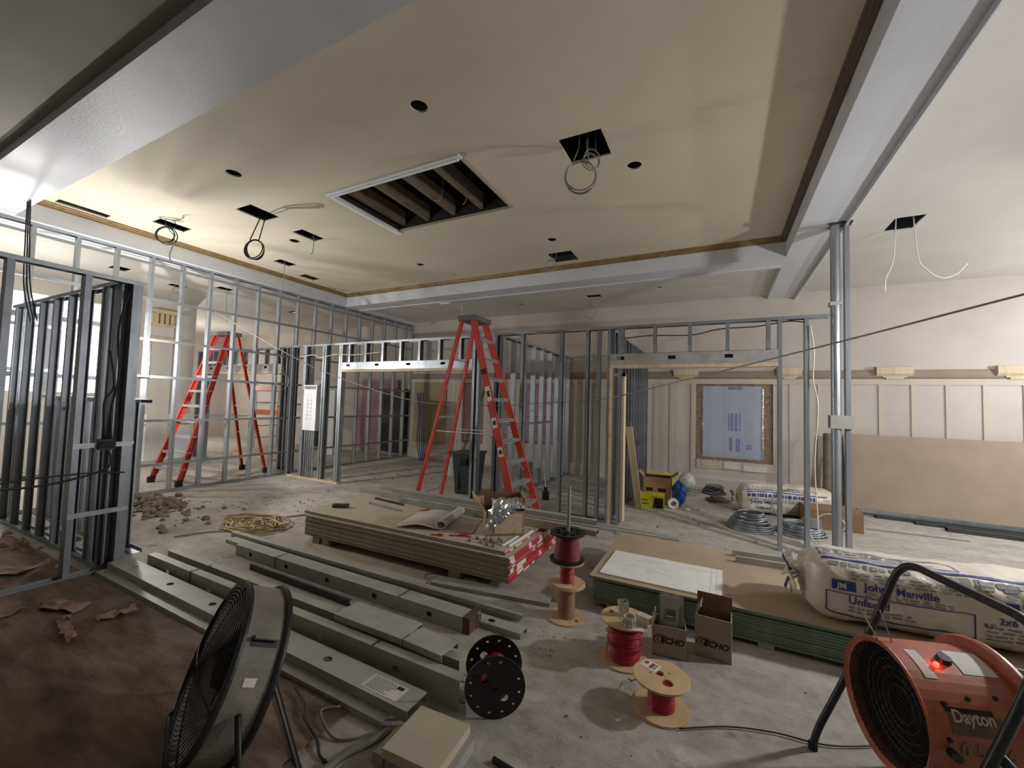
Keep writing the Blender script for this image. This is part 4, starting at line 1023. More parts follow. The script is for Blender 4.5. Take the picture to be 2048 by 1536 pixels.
for s in (-1, 1): MB().tube([(.06, s * .262, .41), (.06, s * .222, .41)], .014, 8).build('pivot', heater_dk, ht)
# near side control housing, dusty
MB().box((.03, -.30, .12), (.25, -.215, .26)).build('terminal_box', mat('dusty_cast', (150, 138, 118), .8, 0, .2, 14), ht, bevel=.012)
MB().tube([(.25, -.26, .17), (.34, -.27, .16)], .02, 10).build('cable_gland', rubber, ht)
# marks on the barrel, wrapped round the drum: angle 0 = top, positive towards the camera side
def drum(x, a, off=.0015): return (x, -(R + off) * math.sin(a), HM.z + (R + off) * math.cos(a))
def patch(x0, x1, a0, a1, m_, name, off=.0015):
    n = 8; vv = []
    for i in range(n + 1):
        a = a0 + (a1 - a0) * i / n; vv += [drum(x0, a, off), drum(x1, a, off)]
    return MB().add(vv, [(2 * i, 2 * i + 1, 2 * i + 3, 2 * i + 2) for i in range(n)]).build(name, m_, ht)
patch(.06, .10, .12, .62, label_white, 'label_strip')
patch(.2, .31, .05, .5, label_white, 'label_plate')
lampm = MB().lathe([(.001, .012), (.008, .012), (.009, 0), (.001, 0)], 12).build('pilot_lamp', glow_red, ht, drum(.125, .4, 0), (.4, 0, 0))
MB().lathe([(.001, .016), (.02, .016), (.024, 0), (.001, 0)], 16).build('thermostat_knob', black_pl, ht, drum(.17, .28, 0), (.28, 0, 0))
for x, a in ((.075, .95), (.16, .85), (.25, .8), (.06, 1.4)): MB().lathe([(.001, .006), (.007, .006), (.008, 0), (.001, 0)], 8).build('screw', black_pl, ht, drum(x, a, 0), (a, 0, 0))
patch(.075, .235, 1.05, 1.32, mat('plate_grey', (112, 92, 80), .7, 0, .25, 20), 'name_plate')
patch(.07, .215, .98, 1.04, black_ink, 'name_plate_edge')
v, f = text_verts('Dayton', .05, .0012)
MB().add([drum(.085 + p[0] * .85, 1.16 - p[1] / R, .0032) for p in v], f).build('printed_lettering', white_ink, ht)
v, f = text_verts('1 0 5686', .062, .0008)
MB().add([drum(.045 + p[0] * .95, 1.6 - p[1] / R, .003) for p in v], f).build('stencil_number', mat('stencil', (150, 126, 96), .8, 0, .2, 30), ht)['kind'] = 'stuff'
for dx in (0, .045): tag(MB().tube([(0, 0, 0), (-.05 + dx * .6, .05, .1)], .003, 6).build('tie_wire', steel, loc=(HM.x + .0 + dx, HM.y + .02 + dx * .3, HM.z + R)), 'bright bent wire sticking up from the heater rim' if dx == 0 else 'longer bright wire sticking up beside the heater rim', 'wire')

# ------------------------------------------------------------------ drum fan
FMc = Vector((-1.94, 1.042, .378)); fy, ft_ = 1.131, -.392
fa = Vector((math.cos(fy) * math.cos(ft_), math.sin(fy) * math.cos(ft_), math.sin(ft_)))
fn = thing('drum_fan', 'tilted grey drum fan with black rims standing beside the boxed stud bundle', 'fan', (FMc.x, FMc.y, 0))
q = fa.to_track_quat('Z', 'Y').to_matrix().to_4x4(); q.translation = (0, 0, FMc.z)
FR = .327
MB().lathe([(FR - .006, .0), (FR, .0), (FR, .165), (FR - .006, .165)], 56, q, closed=True).build('drum', fan_grey, fn, smooth=False)
MB().lathe([(FR - .01, -.012), (FR + .012, -.012), (FR + .016, 0), (FR + .012, .012), (FR - .002, .012)], 56, q, closed=True).build('rim', fan_black, fn)
MB().lathe([(FR - .01, .153), (FR + .012, .153), (FR + .016, .165), (FR + .012, .177), (FR - .002, .177)], 56, q, closed=True).build('rim', fan_black, fn)
for zoff, bow in ((-.012, -.04), (.177, .03)):
    b = MB()
    for k in range(1, 22):
        r_ = FR * k / 22; z = zoff + bow * (1 - (k / 22) ** 2)
        b.tube([q @ Vector((r_ * math.cos(2 * PI * i / 40), r_ * math.sin(2 * PI * i / 40), z)) for i in range(40)], .0022, 4, closed=True)
    b.build('grille_rings', fan_black, fn)
    for k in range(8):
        a = PI * k / 4
        MB().tube([q @ Vector((u * FR * math.cos(a), u * FR * math.sin(a), zoff + bow * (1 - u * u))) for u in (.0, .25, .5, .75, 1)], .003, 5).build('grille_spoke', fan_black, fn)
MB().lathe([(.001, .03), (.07, .03), (.08, .06), (.08, .15), (.06, .17), (.001, .17)], 20, q).build('motor', fan_black, fn)
for k in range(3):
    a0 = 2 * PI * k / 3; vv = []
    for i in range(6):
        r_ = .07 + i * .04
        for s in (-1, 1):
            a = a0 + s * (.35 - .02 * i); vv.append(q @ Vector((r_ * math.cos(a), r_ * math.sin(a), .08 + s * .035)))
    o = MB().add(vv, [(2 * i, 2 * i + 1, 2 * i + 3, 2 * i + 2) for i in range(5)]).build('blade', fan_black, fn, smooth=True); o.modifiers.new('s', 'SOLIDIFY').thickness = .004
# side nearest the camera-right: handle slot and label; find that direction in the drum frame
qi = q.to_3x3().inverted()
def drum_dir(v):
    w = qi @ Vector(v); return math.atan2(w.y, w.x)
aS = drum_dir((.95, -.2, .35))
def fpatch(a0, a1, z0, z1, m_, name, off=.002):
    n = 8; vv = []
    for i in range(n + 1):
        a = a0 + (a1 - a0) * i / n
        for z in (z0, z1): vv.append(q @ Vector(((FR + off) * math.cos(a), (FR + off) * math.sin(a), z)))
    return MB().add(vv, [(2 * i, 2 * i + 1, 2 * i + 3, 2 * i + 2) for i in range(n)]).build(name, m_, fn)
for a_off, m_, nm, hw_, z0, z1 in ((-.32, fan_black, 'handle_slot', .06, .035, .14), (.10, label_white, 'warning_label', .045, .055, .1)):
    fpatch(aS + a_off - hw_, aS + a_off + hw_, z0, z1, m_, nm)
MB().tube([q @ Vector(((FR + .02) * math.cos(aS - .34), (FR + .02) * math.sin(aS - .34), z)) for z in (.04, .09, .135)], .008, 8).build('handle_bar', fan_grey, fn)
# stand
sx = Vector((fa.y, -fa.x, 0)).normalized()
for s in (-1, 1):
    c0 = q @ Vector((0, 0, .08)) + sx * (FR + .03) * s; c0.z = .36
    MB().tube([c0, c0 + Vector((.02 * s, 0, -.2)), Vector((c0.x + fa.x * .25, c0.y + fa.y * .25, .015))], .012, 8).build('stand_leg', fan_black, fn, smooth=True)
    MB().tube([c0 + Vector((.02 * s, 0, -.2)), Vector((c0.x - fa.x * .22, c0.y - fa.y * .22, .015))], .012, 8).build('stand_leg', fan_black, fn, smooth=True)
c1 = q @ Vector((0, 0, .08)) + sx * (FR + .03); c2 = q @ Vector((0, 0, .08)) - sx * (FR + .03)
MB().tube([Vector((c1.x - fa.x * .22, c1.y - fa.y * .22, .013)), Vector((c2.x - fa.x * .22, c2.y - fa.y * .22, .013))], .012, 8).build('stand_bar', fan_black, fn)
MB().tube([Vector((c1.x + fa.x * .25, c1.y + fa.y * .25, .013)), Vector((c2.x + fa.x * .25, c2.y + fa.y * .25, .013))], .012, 8).build('stand_bar', fan_black, fn)

# ------------------------------------------------------------------ bottom foreground bits
fb = thing('gypsum_offcut', 'tan gypsum offcut block lying flat in front of the labelled stud', 'offcut', (-1.25, 1.36, 0), .05)
MB().box((0, 0, .05), (.27, .27, .09)).build('slab', gyp_face, fb)
MB().box((.0, .02, 0), (.3, .25, .05)).build('slab', steel_dull, fb)
tag(MB().box((0, 0, 0), (.05, .17, .045)).build('steel_offcut', gyp_edge, loc=(-1.31, 1.37, 0), rot=(0, 0, .03)), 'thin tan offcut strip against the tan gypsum block', 'offcut')
cable('hose', [(-1.35, 1.51, .019), (-1.365, 1.42, .03), (-1.42, 1.3, .03), (-1.43, 1.15, .02), (-1.45, .98, .02)], .018, mat('hose_dusty', (112, 106, 98), .7, 0, .2, 20), 'thick grey hose curling out beside the gypsum block', cat='hose')
cable('extension_cord', [(-1.98, 1.48, .028), (-1.86, 1.44, .028), (-1.75, 1.37, .028), (-1.6, 1.32, .02), (-1.53, 1.28, .01), (-1.47, 1.27, .008)], .006, cable_black, 'black cord looping across the floor beside the drum fan')
cable('extension_cord', [(-1.66, 1.5, .026), (-1.72, 1.44, .028), (-1.64, 1.39, .026), (-1.54, 1.37, .01), (-1.46, 1.42, .008), (-1.42, 1.48, .008)], .006, mat('cord_tan', (128, 116, 98), .7, 0, .1, 20), 'tan cord lying between the drum fan and the gypsum block')
cable('extension_cord', [(-.86, 1.62, .012), (-.7, 1.6, .012), (-.55, 1.55, .012), (-.35, 1.5, .012)], .012, cable_black, 'short black cord end on the bare floor past the gypsum block')
cable('extension_cord', [(-.16, 2.2, .01), (.05, 2.33, .01), (.25, 2.4, .01), (.5, 2.45, .01), (.9, 2.7, .01)], .0035, cable_black, 'thin black cord running under the orange heater')
# brown floor paper in the near left corner
xs = [-6.6 + (6.6 - 4.795) * i / 14 for i in range(15)] + [-4.685 + (4.685 - 1.62) * i / 25 for i in range(26)]
ys = [-2.2 + .095 * i for i in range(11)] + [-1.25 + 2.77 * i / 20 for i in range(1, 21)]
vv = []; ff = []; k = len(ys)
for x in xs:
    for y in ys: vv.append((x, y, .006 + .012 * max(0, math.sin(x * 2.1 + y * 1.3) * math.sin(x * .9 - y * 2.7)) + .006 * abs(math.sin(x * 5.0 + y * 3))))
for i in range(len(xs) - 1):
    for j in range(k - 1):
        if i == 14 and j >= 10: continue
        ff.append((i * k + j, (i + 1) * k + j, (i + 1) * k + j + 1, i * k + j + 1))
o = MB().add(vv, ff).build('floor_paper', brown_paper, smooth=True)
tag(o, 'wrinkled brown protection paper on the floor around the drum fan and near frame', 'floor paper')
for k, (x, y, a, w_, l_) in enumerate(((-4.1, 1.22, .4, .28, .12), (-3.7, 1.12, -.2, .4, .06), (-3.68, 1.36, 1.2, .2, .1), (-4.42, 1.0, .1, .3, .14), (-5.3, 1.2, .8, .35, .18), (-5.0, 1.02, -.3, .3, .1))):
    rnd = random.Random(40 + k); vv = []
    for i in range(7):
        for j in range(4): vv.append((w_ * (i / 6 - .5) + rnd.uniform(-.02, .02), l_ * (j / 3 - .5) + rnd.uniform(-.015, .015), .022 + rnd.uniform(0, .03)))
    o = MB().add(vv, [(i * 4 + j, (i + 1) * 4 + j, (i + 1) * 4 + j + 1, i * 4 + j + 1) for i in range(6) for j in range(3)]).build('paper_scrap', mat('scrap_paper', (150, 122, 104), .8, 0, .15, 9), loc=(x, y, 0), rot=(0, 0, a))
    o.modifiers.new('s', 'SOLIDIFY').thickness = .003
    tag(o, 'crumpled scrap of brown paper on the floor paper beside the near stud frame', 'paper scrap', 'paper scraps by the near frame')
# plastic sheet wrinkles under the tan stack
vv = []; ff = []; nx, ny = 60, 24
for i in range(nx + 1):
    for j in range(ny + 1):
        x = -4.36 + 2.1 * i / nx; y = 2.78 + .9 * j / ny
        z = .004 + .012 * abs(math.sin((x * 1.2 + y * 2.2) * 7 + math.sin(x * 3) * 1.5)) * (1 - i / nx) ** .6
        vv.append((x + .06 * math.sin(j * .9), y, z))
for i in range(nx):
    for j in range(ny): ff.append((i * (ny + 1) + j, (i + 1) * (ny + 1) + j, (i + 1) * (ny + 1) + j + 1, i * (ny + 1) + j + 1))
tag(MB().add(vv, ff).build('plastic_sheet', mat('dusty_poly', (176, 166, 152), .5, 0, .12, 6), smooth=True), 'wrinkled dusty plastic sheet spread under the tan drywall stack', 'plastic sheet')

# ------------------------------------------------------------------ rubble, cords
def stuff(o, label, cat): o['kind'] = 'stuff'; return tag(o, label, cat)
KEEP = [(-7.66, 5.17, -3.06, 5.33), (-3.16, 5.42, 1.34, 5.6), (-3.12, 5.5, -2.98, 8.9), (-1.4, 5.5, -1.0, 8.9), (.05, 5.98, 1.3, 6.68), (-.78, 7.85, .18, 8.7), (-1.2, 6.5, -.36, 7.42), (-1.16, 7.7, -.66, 8.12),
    (-.42, 2.72, .12, 3.1), (-5.55, 2.6, -4.4, 3.6), (-9, 0, -6.0, 3.25), (-4.9, 2.3, -1.09, 2.8), (-2.1, 4.9, -.4, 5.42), (-4.25, 4.85, -3.98, 5.8), (-2.55, 4.85, -2.1, 5.9), (-4.15, 5.65, -3.5, 6.3), (-1.14, 2.77, -.82, 3.08), (-.68, 2.46, -.34, 2.8), (-.43, 2.14, -.08, 2.48),
    (.3, 1.7, 1.3, 2.7), (-.9, 3.1, 1.7, 4.5), (.1, 6.9, 1.8, 7.7), (-1.3, 1.65, -.8, 2.2), (-5.3, 6.9, -4.7, 8.8), (-.25, 7.5, .3, 7.95), (-.3, 2.15, 1, 2.75)]
def clear(x, y, r_=.0):
    return not any(a - r_ < x < c + r_ and b_ - r_ < y < d + r_ for a, b_, c, d in KEEP)
rr = random.Random(4); b = MB()
for k in range(420):
    a = rr.uniform(0, 2 * PI); r_ = abs(rr.gauss(0, .42)); x = -7.0 + r_ * 1.35 * math.cos(a); y = 2.78 + r_ * .55 * math.sin(a)
    if x < -7.55 or math.hypot(x - LAMP_LEFT[0], y - LAMP_LEFT[1]) < .28: continue
    hgt = max(0, .10 - r_ * .16) * rr.random(); c = chunk(rr.uniform(.012, .05), rr)
    b.add(c.v, c.f, Matrix.Translation((x, y, hgt)) @ Matrix.Rotation(rr.uniform(0, 6), 4, 'Z'))
stuff(b.build('rubble_pile', rubble_m), 'heap of tan plaster rubble at the foot of the tall stud wall', 'rubble')
b = MB()
for k in range(170):
    x, y = rr.uniform(-6.6, -4.6), rr.uniform(2.6, 4.2)
    c = chunk(rr.uniform(.004, .014), rr); clear(x, y, .025) and b.add(c.v, c.f, Matrix.Translation((x, y, 0)))
for k in range(60):
    x, y = rr.uniform(-1.4, -.9), rr.uniform(2.35, 2.75); c = chunk(rr.uniform(.003, .007), rr); clear(x, y, .025) and b.add(c.v, c.f, Matrix.Translation((x, y, 0)))
for k in range(60):
    x, y = rr.uniform(-.8, 1.2), rr.uniform(1.7, 2.9); c = chunk(rr.uniform(.003, .008), rr); clear(x, y, .025) and b.add(c.v, c.f, Matrix.Translation((x, y, 0)))
for k in range(200):
    x, y = rr.uniform(-7, 1), rr.uniform(4.6, 8.6); c = chunk(rr.uniform(.008, .022), rr); clear(x, y, .025) and b.add(c.v, c.f, Matrix.Translation((x, y, 0)))
stuff(b.build('floor_debris', mat('debris_dust', (148, 138, 124), .95, 0, .3, 14)), 'scattered plaster crumbs over the dusty concrete floor', 'debris')
b = MB()
for k in range(90):
    x, y = -6.2 + rr.gauss(0, .5), 1.6 + rr.gauss(0, .25)
    c = chunk(rr.uniform(.012, .04), rr)
    if 1.55 < y < 1.77 or 1.84 < y < 2.06 or (x > -4.85 and y < 1.8): continue
    b.add(c.v, c.f, Matrix.Translation((x, y, 0)))
stuff(b.build('rubble_pile', rubble_m), 'broken rubble among the studs of the near frame', 'rubble')
pts = []; rr = random.Random(8)
for i in range(150):
    a = i * .55 + rr.uniform(-.2, .2); r_ = .18 + .12 * math.sin(i * .37) + rr.uniform(-.03, .03)
    pts.append((-4.98 + r_ * 1.5 * math.cos(a) + .12 * math.sin(i * .11), 3.05 + r_ * math.sin(a), .012 + .03 * rr.random()))
pts = [(-5.2, 2.35, .01), (-5.1, 2.6, .01)] + pts + [(-4.9, 3.5, .01), (-4.7, 3.8, .01), (-4.75, 4.1, .01)]
cable('extension_cord', pts, .0075, cord_yellow, 'tangled yellow extension cord heaped on the floor past the stud bundles', sub=3)

# ------------------------------------------------------------------ coils and stores beyond the doorway
def coil_stack(label, c, r0, r1, n, h, r=.007, m_=None, group=None, seed=1):
    rnd = random.Random(seed); b = MB()
    for k in range(n):
        u = k / max(1, n - 1); rad = r0 + (r1 - r0) * u + rnd.uniform(-.012, .012); z = r + h * u
        ox, oy = rnd.uniform(-.015, .015), rnd.uniform(-.015, .015); tx, ty = rnd.uniform(-.05, .05), rnd.uniform(-.05, .05)
        b.tube([(ox + rad * math.cos(2 * PI * i / 28), oy + rad * math.sin(2 * PI * i / 28), max(r, z + rad * (tx * math.cos(2 * PI * i / 28) + ty * math.sin(2 * PI * i / 28)))) for i in range(28)], r, 5, closed=True)
    return tag(b.build('cable_coil', m_ or cable_grey, loc=(c[0], c[1], 0), smooth=True), label, 'cable coil', group)
coil_stack('heaped coil of grey armoured cable in front of the small insulation bag', (.37, 6.3), .26, .15, 11, .19, .0115, steel, seed=2)
coil_stack('flatter coil of grey cable at the foot of the double post', (.94, 6.35), .27, .17, 9, .12, .0115, steel, seed=3)
coil_stack('small coil of dark cable with a bag on it near the far wall', (-.5, 8.15), .2, .12, 9, .12, .008, seed=4)
coil_stack('small coil of black cable at the foot of the far wall', (-.06, 8.44), .19, .13, 8, .13, .007, cable_black, seed=5)
cable('loose_loop', [(.75, 6.35, .1), (.62, 6.3, .35), (.7, 6.3, .5), (.9, 6.3, .55), (1.0, 6.3, .4), (.95, 6.3, .2), (.8, 6.3, .08)], .007, cable_grey, 'springy grey cable loop standing up from the flatter coil')
cable('loose_loop', [(1.0, 6.3, .1), (1.15, 6.25, .3), (1.3, 6.2, .3), (1.35, 6.2, .18), (1.2, 6.2, .05)], .006, cable_white, 'white cable loop bulging out beside the double post')
gb = tag(MB().box((-.06, -.05, 0), (.06, .05, .1)).box((-.045, -.055, .015), (.045, -.049, .085)).build('gang_box', steel, loc=(1.06, 6.2, .14)), 'square steel gang box sitting on the flatter cable coil', 'metal box')
MB().lathe([(.001, 0), (.13, 0), (.16, .1), (.12, .2), (.05, .27), (.001, .26)], 14).build('plastic_bag', mat('clear_bag', (176, 176, 172), .2, 0, .15, 20, .5, 30), loc=(-.5, 8.12, .12), smooth=True)
tag(bpy.data.objects['plastic_bag'], 'crumpled clear plastic bag on the dark cable coil', 'plastic bag')
def yellow_box(label, loc, rz, w, d, h):
    t = thing('yellow_carton', label, 'carton', loc, rz, 'yellow cartons')
    MB().box((0, 0, 0), (w, d, h)).build('body', yellow_card, t)
    MB().box((w * .66, -.002, h * .06), (w * .95, 0, h * .85)).build('black_panel', black_ink, t)
    MB().add([(w * .58, -.002, h * .06), (w * .64, -.002, h * .06), (w * .70, -.002, h * .85), (w * .64, -.002, h * .85)], [(0, 1, 2, 3)]).build('black_panel', black_ink, t)
    dashes(MB(), .03, h * .7, w * .35, 2, h * .3, h * .1, -.002, 31).build('printed_lettering', black_ink, t)['kind'] = 'stuff'
    return t
yellow_box('yellow and black carton in front of the brown box by the door jamb', (-1.12, 6.62, 0), .12, .4, .3, .19)
yellow_box('yellow carton standing behind the brown box near the far wall', (-1.12, 7.75, .1), .1, .42, .3, .24)
tag(MB().box((0, 0, 0), (.4, .3, .1)).build('riser_block', kraft_in, loc=(-1.12, 7.75, 0), rot=(0, 0, .1)), 'flat brown carton below the rear yellow carton', 'carton')
kb = open_box('cardboard_box', 'brown cardboard box between the two yellow cartons', (-1.08, 6.98, 0), .1, .42, .32, .42, kraft, kraft_in, [('right', .9, .14), ('left', -.8, .12)])
MB().box((.04, -.002, .2), (.14, 0, .25)).build('hand_hole', black_ink, kb)
MB().box((.22, -.002, .2), (.34, 0, .25)).build('hand_hole', black_ink, kb)
bm = bmesh.new(); bmesh.ops.create_icosphere(bm, subdivisions=3, radius=.13); rr = random.Random(6)
for v in bm.verts: v.co = Vector((v.co.x * .8, v.co.y * .8, v.co.z * 1.5)) * (1 + rr.uniform(-.12, .12)); 
me = bpy.data.meshes.new('blue_bag'); bm.to_mesh(me); bm.free(); me.materials.append(blue_plastic)
tag(obj('blue_bag', me, None, (-.55, 7.05, .2)), 'crumpled blue plastic bag beside the brown cardboard box', 'plastic bag')
tp = tag(MB().lathe([(.04, 0), (.08, 0), (.08, .05), (.04, .05)], 20, closed=True).build('tape_roll', cable_white, loc=(-.62, 6.84, .08), rot=(PI / 2, 0, .3)), 'white roll of tape standing beside the yellow and black carton', 'tape roll')
tag(MB().lathe([(.001, 0), (.05, 0), (.045, .015), (.001, .018)], 14).build('bottle_cap', cable_white, loc=(-.42, 6.86, 0)), 'small flat white lid on the floor by the tape roll', 'lid')
pk = tag(MB().box((-.05, -.02, 0), (.05, .02, 1.25)).build('plank', pine, loc=(-1.07, 6.5, 0), rot=(.03, -.13, 0)), 'pine plank leaning against the blue-grey stud wall inside the doorway', 'plank')
tag(MB().tube([(-1.05, 6.55, .0), (-1.24, 6.6, 1.3)], .008, 6).build('metal_rod', steel), 'thin metal rod leaning beside the pine plank', 'rod')
tag(MB().box((0, 0, 0), (.12, .03, 2.0)).build('pine_post', pine, loc=(-2.1, 8.55, 0)), 'upright pine post standing behind the doorway wall studs', 'post')
tag(MB().lathe([(.001, 0), (.06, 0), (.06, 1.2), (.001, 1.2)], 18).build('leaning_roll', brown_tube, loc=(1.62, 8.5, 0), rot=(-.12, .03, 0), smooth=False), 'dark dusty roll leaning on the wall beside the brown sheet', 'roll')
tag(MB().box((0, 0, 0), (2.5, .015, 1.22)).build('leaning_sheet', mat('brown_sheet', (152, 136, 118), .85, 0, .1, 2), loc=(1.9, 8.55, 0), rot=(-.2, 0, 0)), 'large brown sheet leaning against the far wall at right of the post', 'sheet')
tag(MB().box((0, 0, 0), (.6, .4, .26)).build('cardboard_box', kraft_in, loc=(1.08, 6.75, 0), rot=(0, 0, .1)), 'low brown carton behind the double post', 'carton')
tag(MB().add([(0, 0, 0), (.7, .1, 0), (.9, .3, .12), (.2, .35, .2)], [(0, 1, 2, 3)]).build('cardboard_sheet', kraft_in, loc=(.5, 8.3, .05)), 'torn brown cardboard lying behind the small insulation bag', 'cardboard').modifiers.new('s', 'SOLIDIFY').thickness = .006
tag(MB().box((0, 0, 0), (.3, .2, .05)).box((.05, .02, .05), (.2, .15, .09)).build('dark_bundle', brown_tube, loc=(-.1, 7.6, 0), rot=(0, 0, .4)), 'dark folded bundle on the floor left of the small insulation bag', 'bundle')
# bin and bucket
bn = thing('rubbish_bin', 'dark green wheeled rubbish bin behind the red ladder', 'bin', (-3.82, 5.98, 0), .15)
def taper(b_, w0, d0, w1, d1, z0, z1):
    return b_.add([(-w0, -d0, z0), (w0, -d0, z0), (w0, d0, z0), (-w0, d0, z0), (-w1, -d1, z1), (w1, -d1, z1), (w1, d1, z1), (-w1, d1, z1)], [(0, 3, 2, 1), (0, 1, 5, 4), (1, 2, 6, 5), (2, 3, 7, 6), (3, 0, 4, 7), (4, 5, 6, 7)])
taper(MB(), .17, .18, .22, .23, 0, .68).build('body', bin_green, bn, bevel=.02)
MB().box((-.235, -.245, .66), (.235, .245, .7)).build('rim', bin_green, bn, bevel=.01)
for x in (-.1, .1): MB().box((x - .012, -.215, .08), (x + .012, -.195, .62)).build('rib', bin_green, bn)
MB().box((-.06, -.25, .5), (.06, -.225, .62)).build('handle', black_pl, bn)
bk = thing('bucket', 'pale bucket with tools in it standing behind the rubbish bin', 'bucket', (-5.0, 7.2, 0))
MB().lathe([(.001, 0), (.13, 0), (.155, .38), (.165, .38), (.165, .4), (.15, .4), (.125, .02), (.001, .02)], 24).build('pail', bucket_white, bk, smooth=False)
MB().tube([(.02, 0, .1), (.05, .02, .75)], .02, 8).build('tool_handle', pine, bk)
MB().tube([(-.04, 0, .1), (-.1, .02, .6)], .03, 8).build('tool_handle', bucket_white, bk)
tag(MB().tube([(-5.05, 7.35, 0), (-5.1, 8.6, 1.9)], .03, 8).build('timber_pole', brown_tube), 'rough brown timber pole leaning behind the red ladder', 'pole')
sp = thing('water_bottle', 'small dark sprayer bottle on the floor behind the doorway wall studs', 'bottle', (-2.5, 6.25, 0))
MB().lathe([(.001, 0), (.06, 0), (.06, .12), (.03, .16), (.03, .2), (.001, .2)], 16).build('bottle', black_pl, sp)
MB().tube([(0, 0, .2), (-.03, 0, .42)], .008, 6).build('tube', cable_white, sp)
# hall things
sc = thing('scaffold', 'orange-braced rolling scaffold in the far hall opening', 'scaffold', (-12.3, 7.4, 0))
for x in (0, 1.2):
    for y in (0, .7): MB().tube([(x, y, 0), (x, y, 2.0)], .03, 8).build('leg', aluminium, sc)
for z in (1.0, 1.7): MB().box((-.05, -.05, z), (1.25, .02, z + .14)).build('side_brace', orange_sc, sc)
MB().box((-.05, 0, 1.3), (1.25, .7, 1.34)).build('deck', pine, sc)
for k in range(5): MB().tube([(0, 0, .3 + k * .35), (0, .7, .3 + k * .35)], .015, 6).build('rung', aluminium, sc)
tag(MB().box((0, 0, 0), (1.2, .04, 2.1)).build('dark_doorway', black_pl, loc=(-11.6, FW - .05, 0)), 'dark door standing in the far hall wall', 'door')
for k, (x, y, a) in enumerate(((-11.9, 6.4, .0), (-11.7, 6.2, .0), (-12.0, 6.65, .0))): tag(MB().box((0, 0, .0), (2.2, .14, .04)).build('plank', pine, loc=(x, y, 0), rot=(0, 0, a)), 'pine plank lying flat on the hall floor beyond the opening', 'plank', 'planks on the hall floor')
tag(MB().box((0, 0, 0), (.4, .03, 1.75)).build('hall_cabinet', white_board, loc=(-9.75, 7.75, 0)), 'white board standing in the hall, seen behind the electrical panel', 'board')
tag(MB().box((0, 0, 0), (.9, .06, 1.75)).build('dark_board', black_pl, loc=(-8.6, 8.7, .1)), 'dark board standing against the far wall behind the tall stud wall', 'board')
tag(MB().box((0, 0, 0), (1.6, .04, 2.0)).build('foam_panel', foam_pink, loc=(-9.7, 8.82, .1)), 'pinkish foam panel on the far wall seen through the tall studs', 'foam board')
for k in range(4): tag(MB().tube(smooth_path([(-7.2 + .06 * k, 8.6, 1.75), (-7.0 + .05 * k, 8.45, 1.2), (-6.9 + .07 * k, 8.3, .5), (-6.7 + .05 * k, 8.2, .03)], 5), .014, 6).build('blue_tube', mat('blue_tube', (70, 74, 140), .5, 0, .1)), 'violet-blue plastic tube hanging beside the end of the tall stud wall', 'tube', 'violet-blue tubes')

# ------------------------------------------------------------------ ceiling cables
def hang_coil(label, top, c, R_, n, r=.006, m_=None, seed=1, yaw=.5):
    rnd = random.Random(seed); b = MB(); u = Vector((math.cos(yaw), math.sin(yaw), 0)); w = Vector((-math.sin(yaw), math.cos(yaw), 0)); c = Vector(c)
    for k in range(n):
        rad = R_ * rnd.uniform(.93, 1.04); off = w * rnd.uniform(-.03, .03) + Vector((0, 0, rnd.uniform(-.01, .01)))
        b.tube([c + off + u * rad * math.cos(2 * PI * i / 28) + Vector((0, 0, 1)) * rad * 1.08 * math.sin(2 * PI * i / 28) + w * .02 * math.sin(2 * PI * i / 28 + k) for i in range(28)], r, 5, closed=True)
    for s in (-1, 1):
        e = c + u * R_ * .5 * s + Vector((0, 0, R_ * .9))
        b.tube([Vector(top) + u * .035 * s, Vector((top[0], top[1], min(top[2], ZT if -7.6 < top[0] < .81 and top[1] < 6.5 else ZL) - .01)) + u * .035 * s, e], r, 5)
    return tag(b.build('cable_coil', m_ or cable_grey, smooth=True), label, 'cable coil')
hang_coil('large silver cable coil hanging from the ceiling opening closest to the right beam', (-1.12, 3.5, 4.5), (-1.07, 3.3, 3.53), .135, 4, .006, seed=1, yaw=.3)
hang_coil('small silver cable coil tied above the large hanging one', (-1.05, 3.55, 4.5), (-1.02, 3.45, 3.74), .075, 3, .005, seed=2, yaw=.5)
hang_coil('dark oval cable coil hanging from the notched ceiling opening on a long loop', (-5.4, 3.2, 4.5), (-5.3, 3.05, 3.42), .12, 4, .007, cable_black, seed=3, yaw=.4)
hang_coil('dark cable coil tied up close under the ceiling opening by the left crown', (-6.9, 2.85, 4.5), (-6.75, 2.72, 3.7), .11, 3, .007, cable_black, seed=4, yaw=.7)
hang_coil('small cable coil at the ceiling opening beside the far crown', (-2.36, 6.0, 4.5), (-2.38, 5.92, 3.74), .08, 3, .005, seed=5, yaw=.2)
hang_coil('cable loop hanging from the low ceiling in front of the far wall above the doorway', (-2.3, 7.85, 4.5), (-2.25, 7.75, 3.38), .12, 3, .006, seed=6, yaw=.2)
hang_coil('cable loop hanging from the low ceiling beside the red ladder top', (-5.52, 7.25, 4.5), (-5.75, 7.2, 3.38), .12, 3, .006, seed=7, yaw=.2)
hang_coil('cable loop hanging from the hall ceiling by the pilaster', (-9.85, 4.2, 4.5), (-9.75, 4.15, 3.45), .12, 3, .006, seed=8, yaw=.9)
hang_coil('grey cable ring tied to the tall stud wall by the electrical panel', (-7.67, 5.0, 2.36), (-7.62, 5.05, 1.85), .14, 3, .005, seed=9, yaw=1.57)
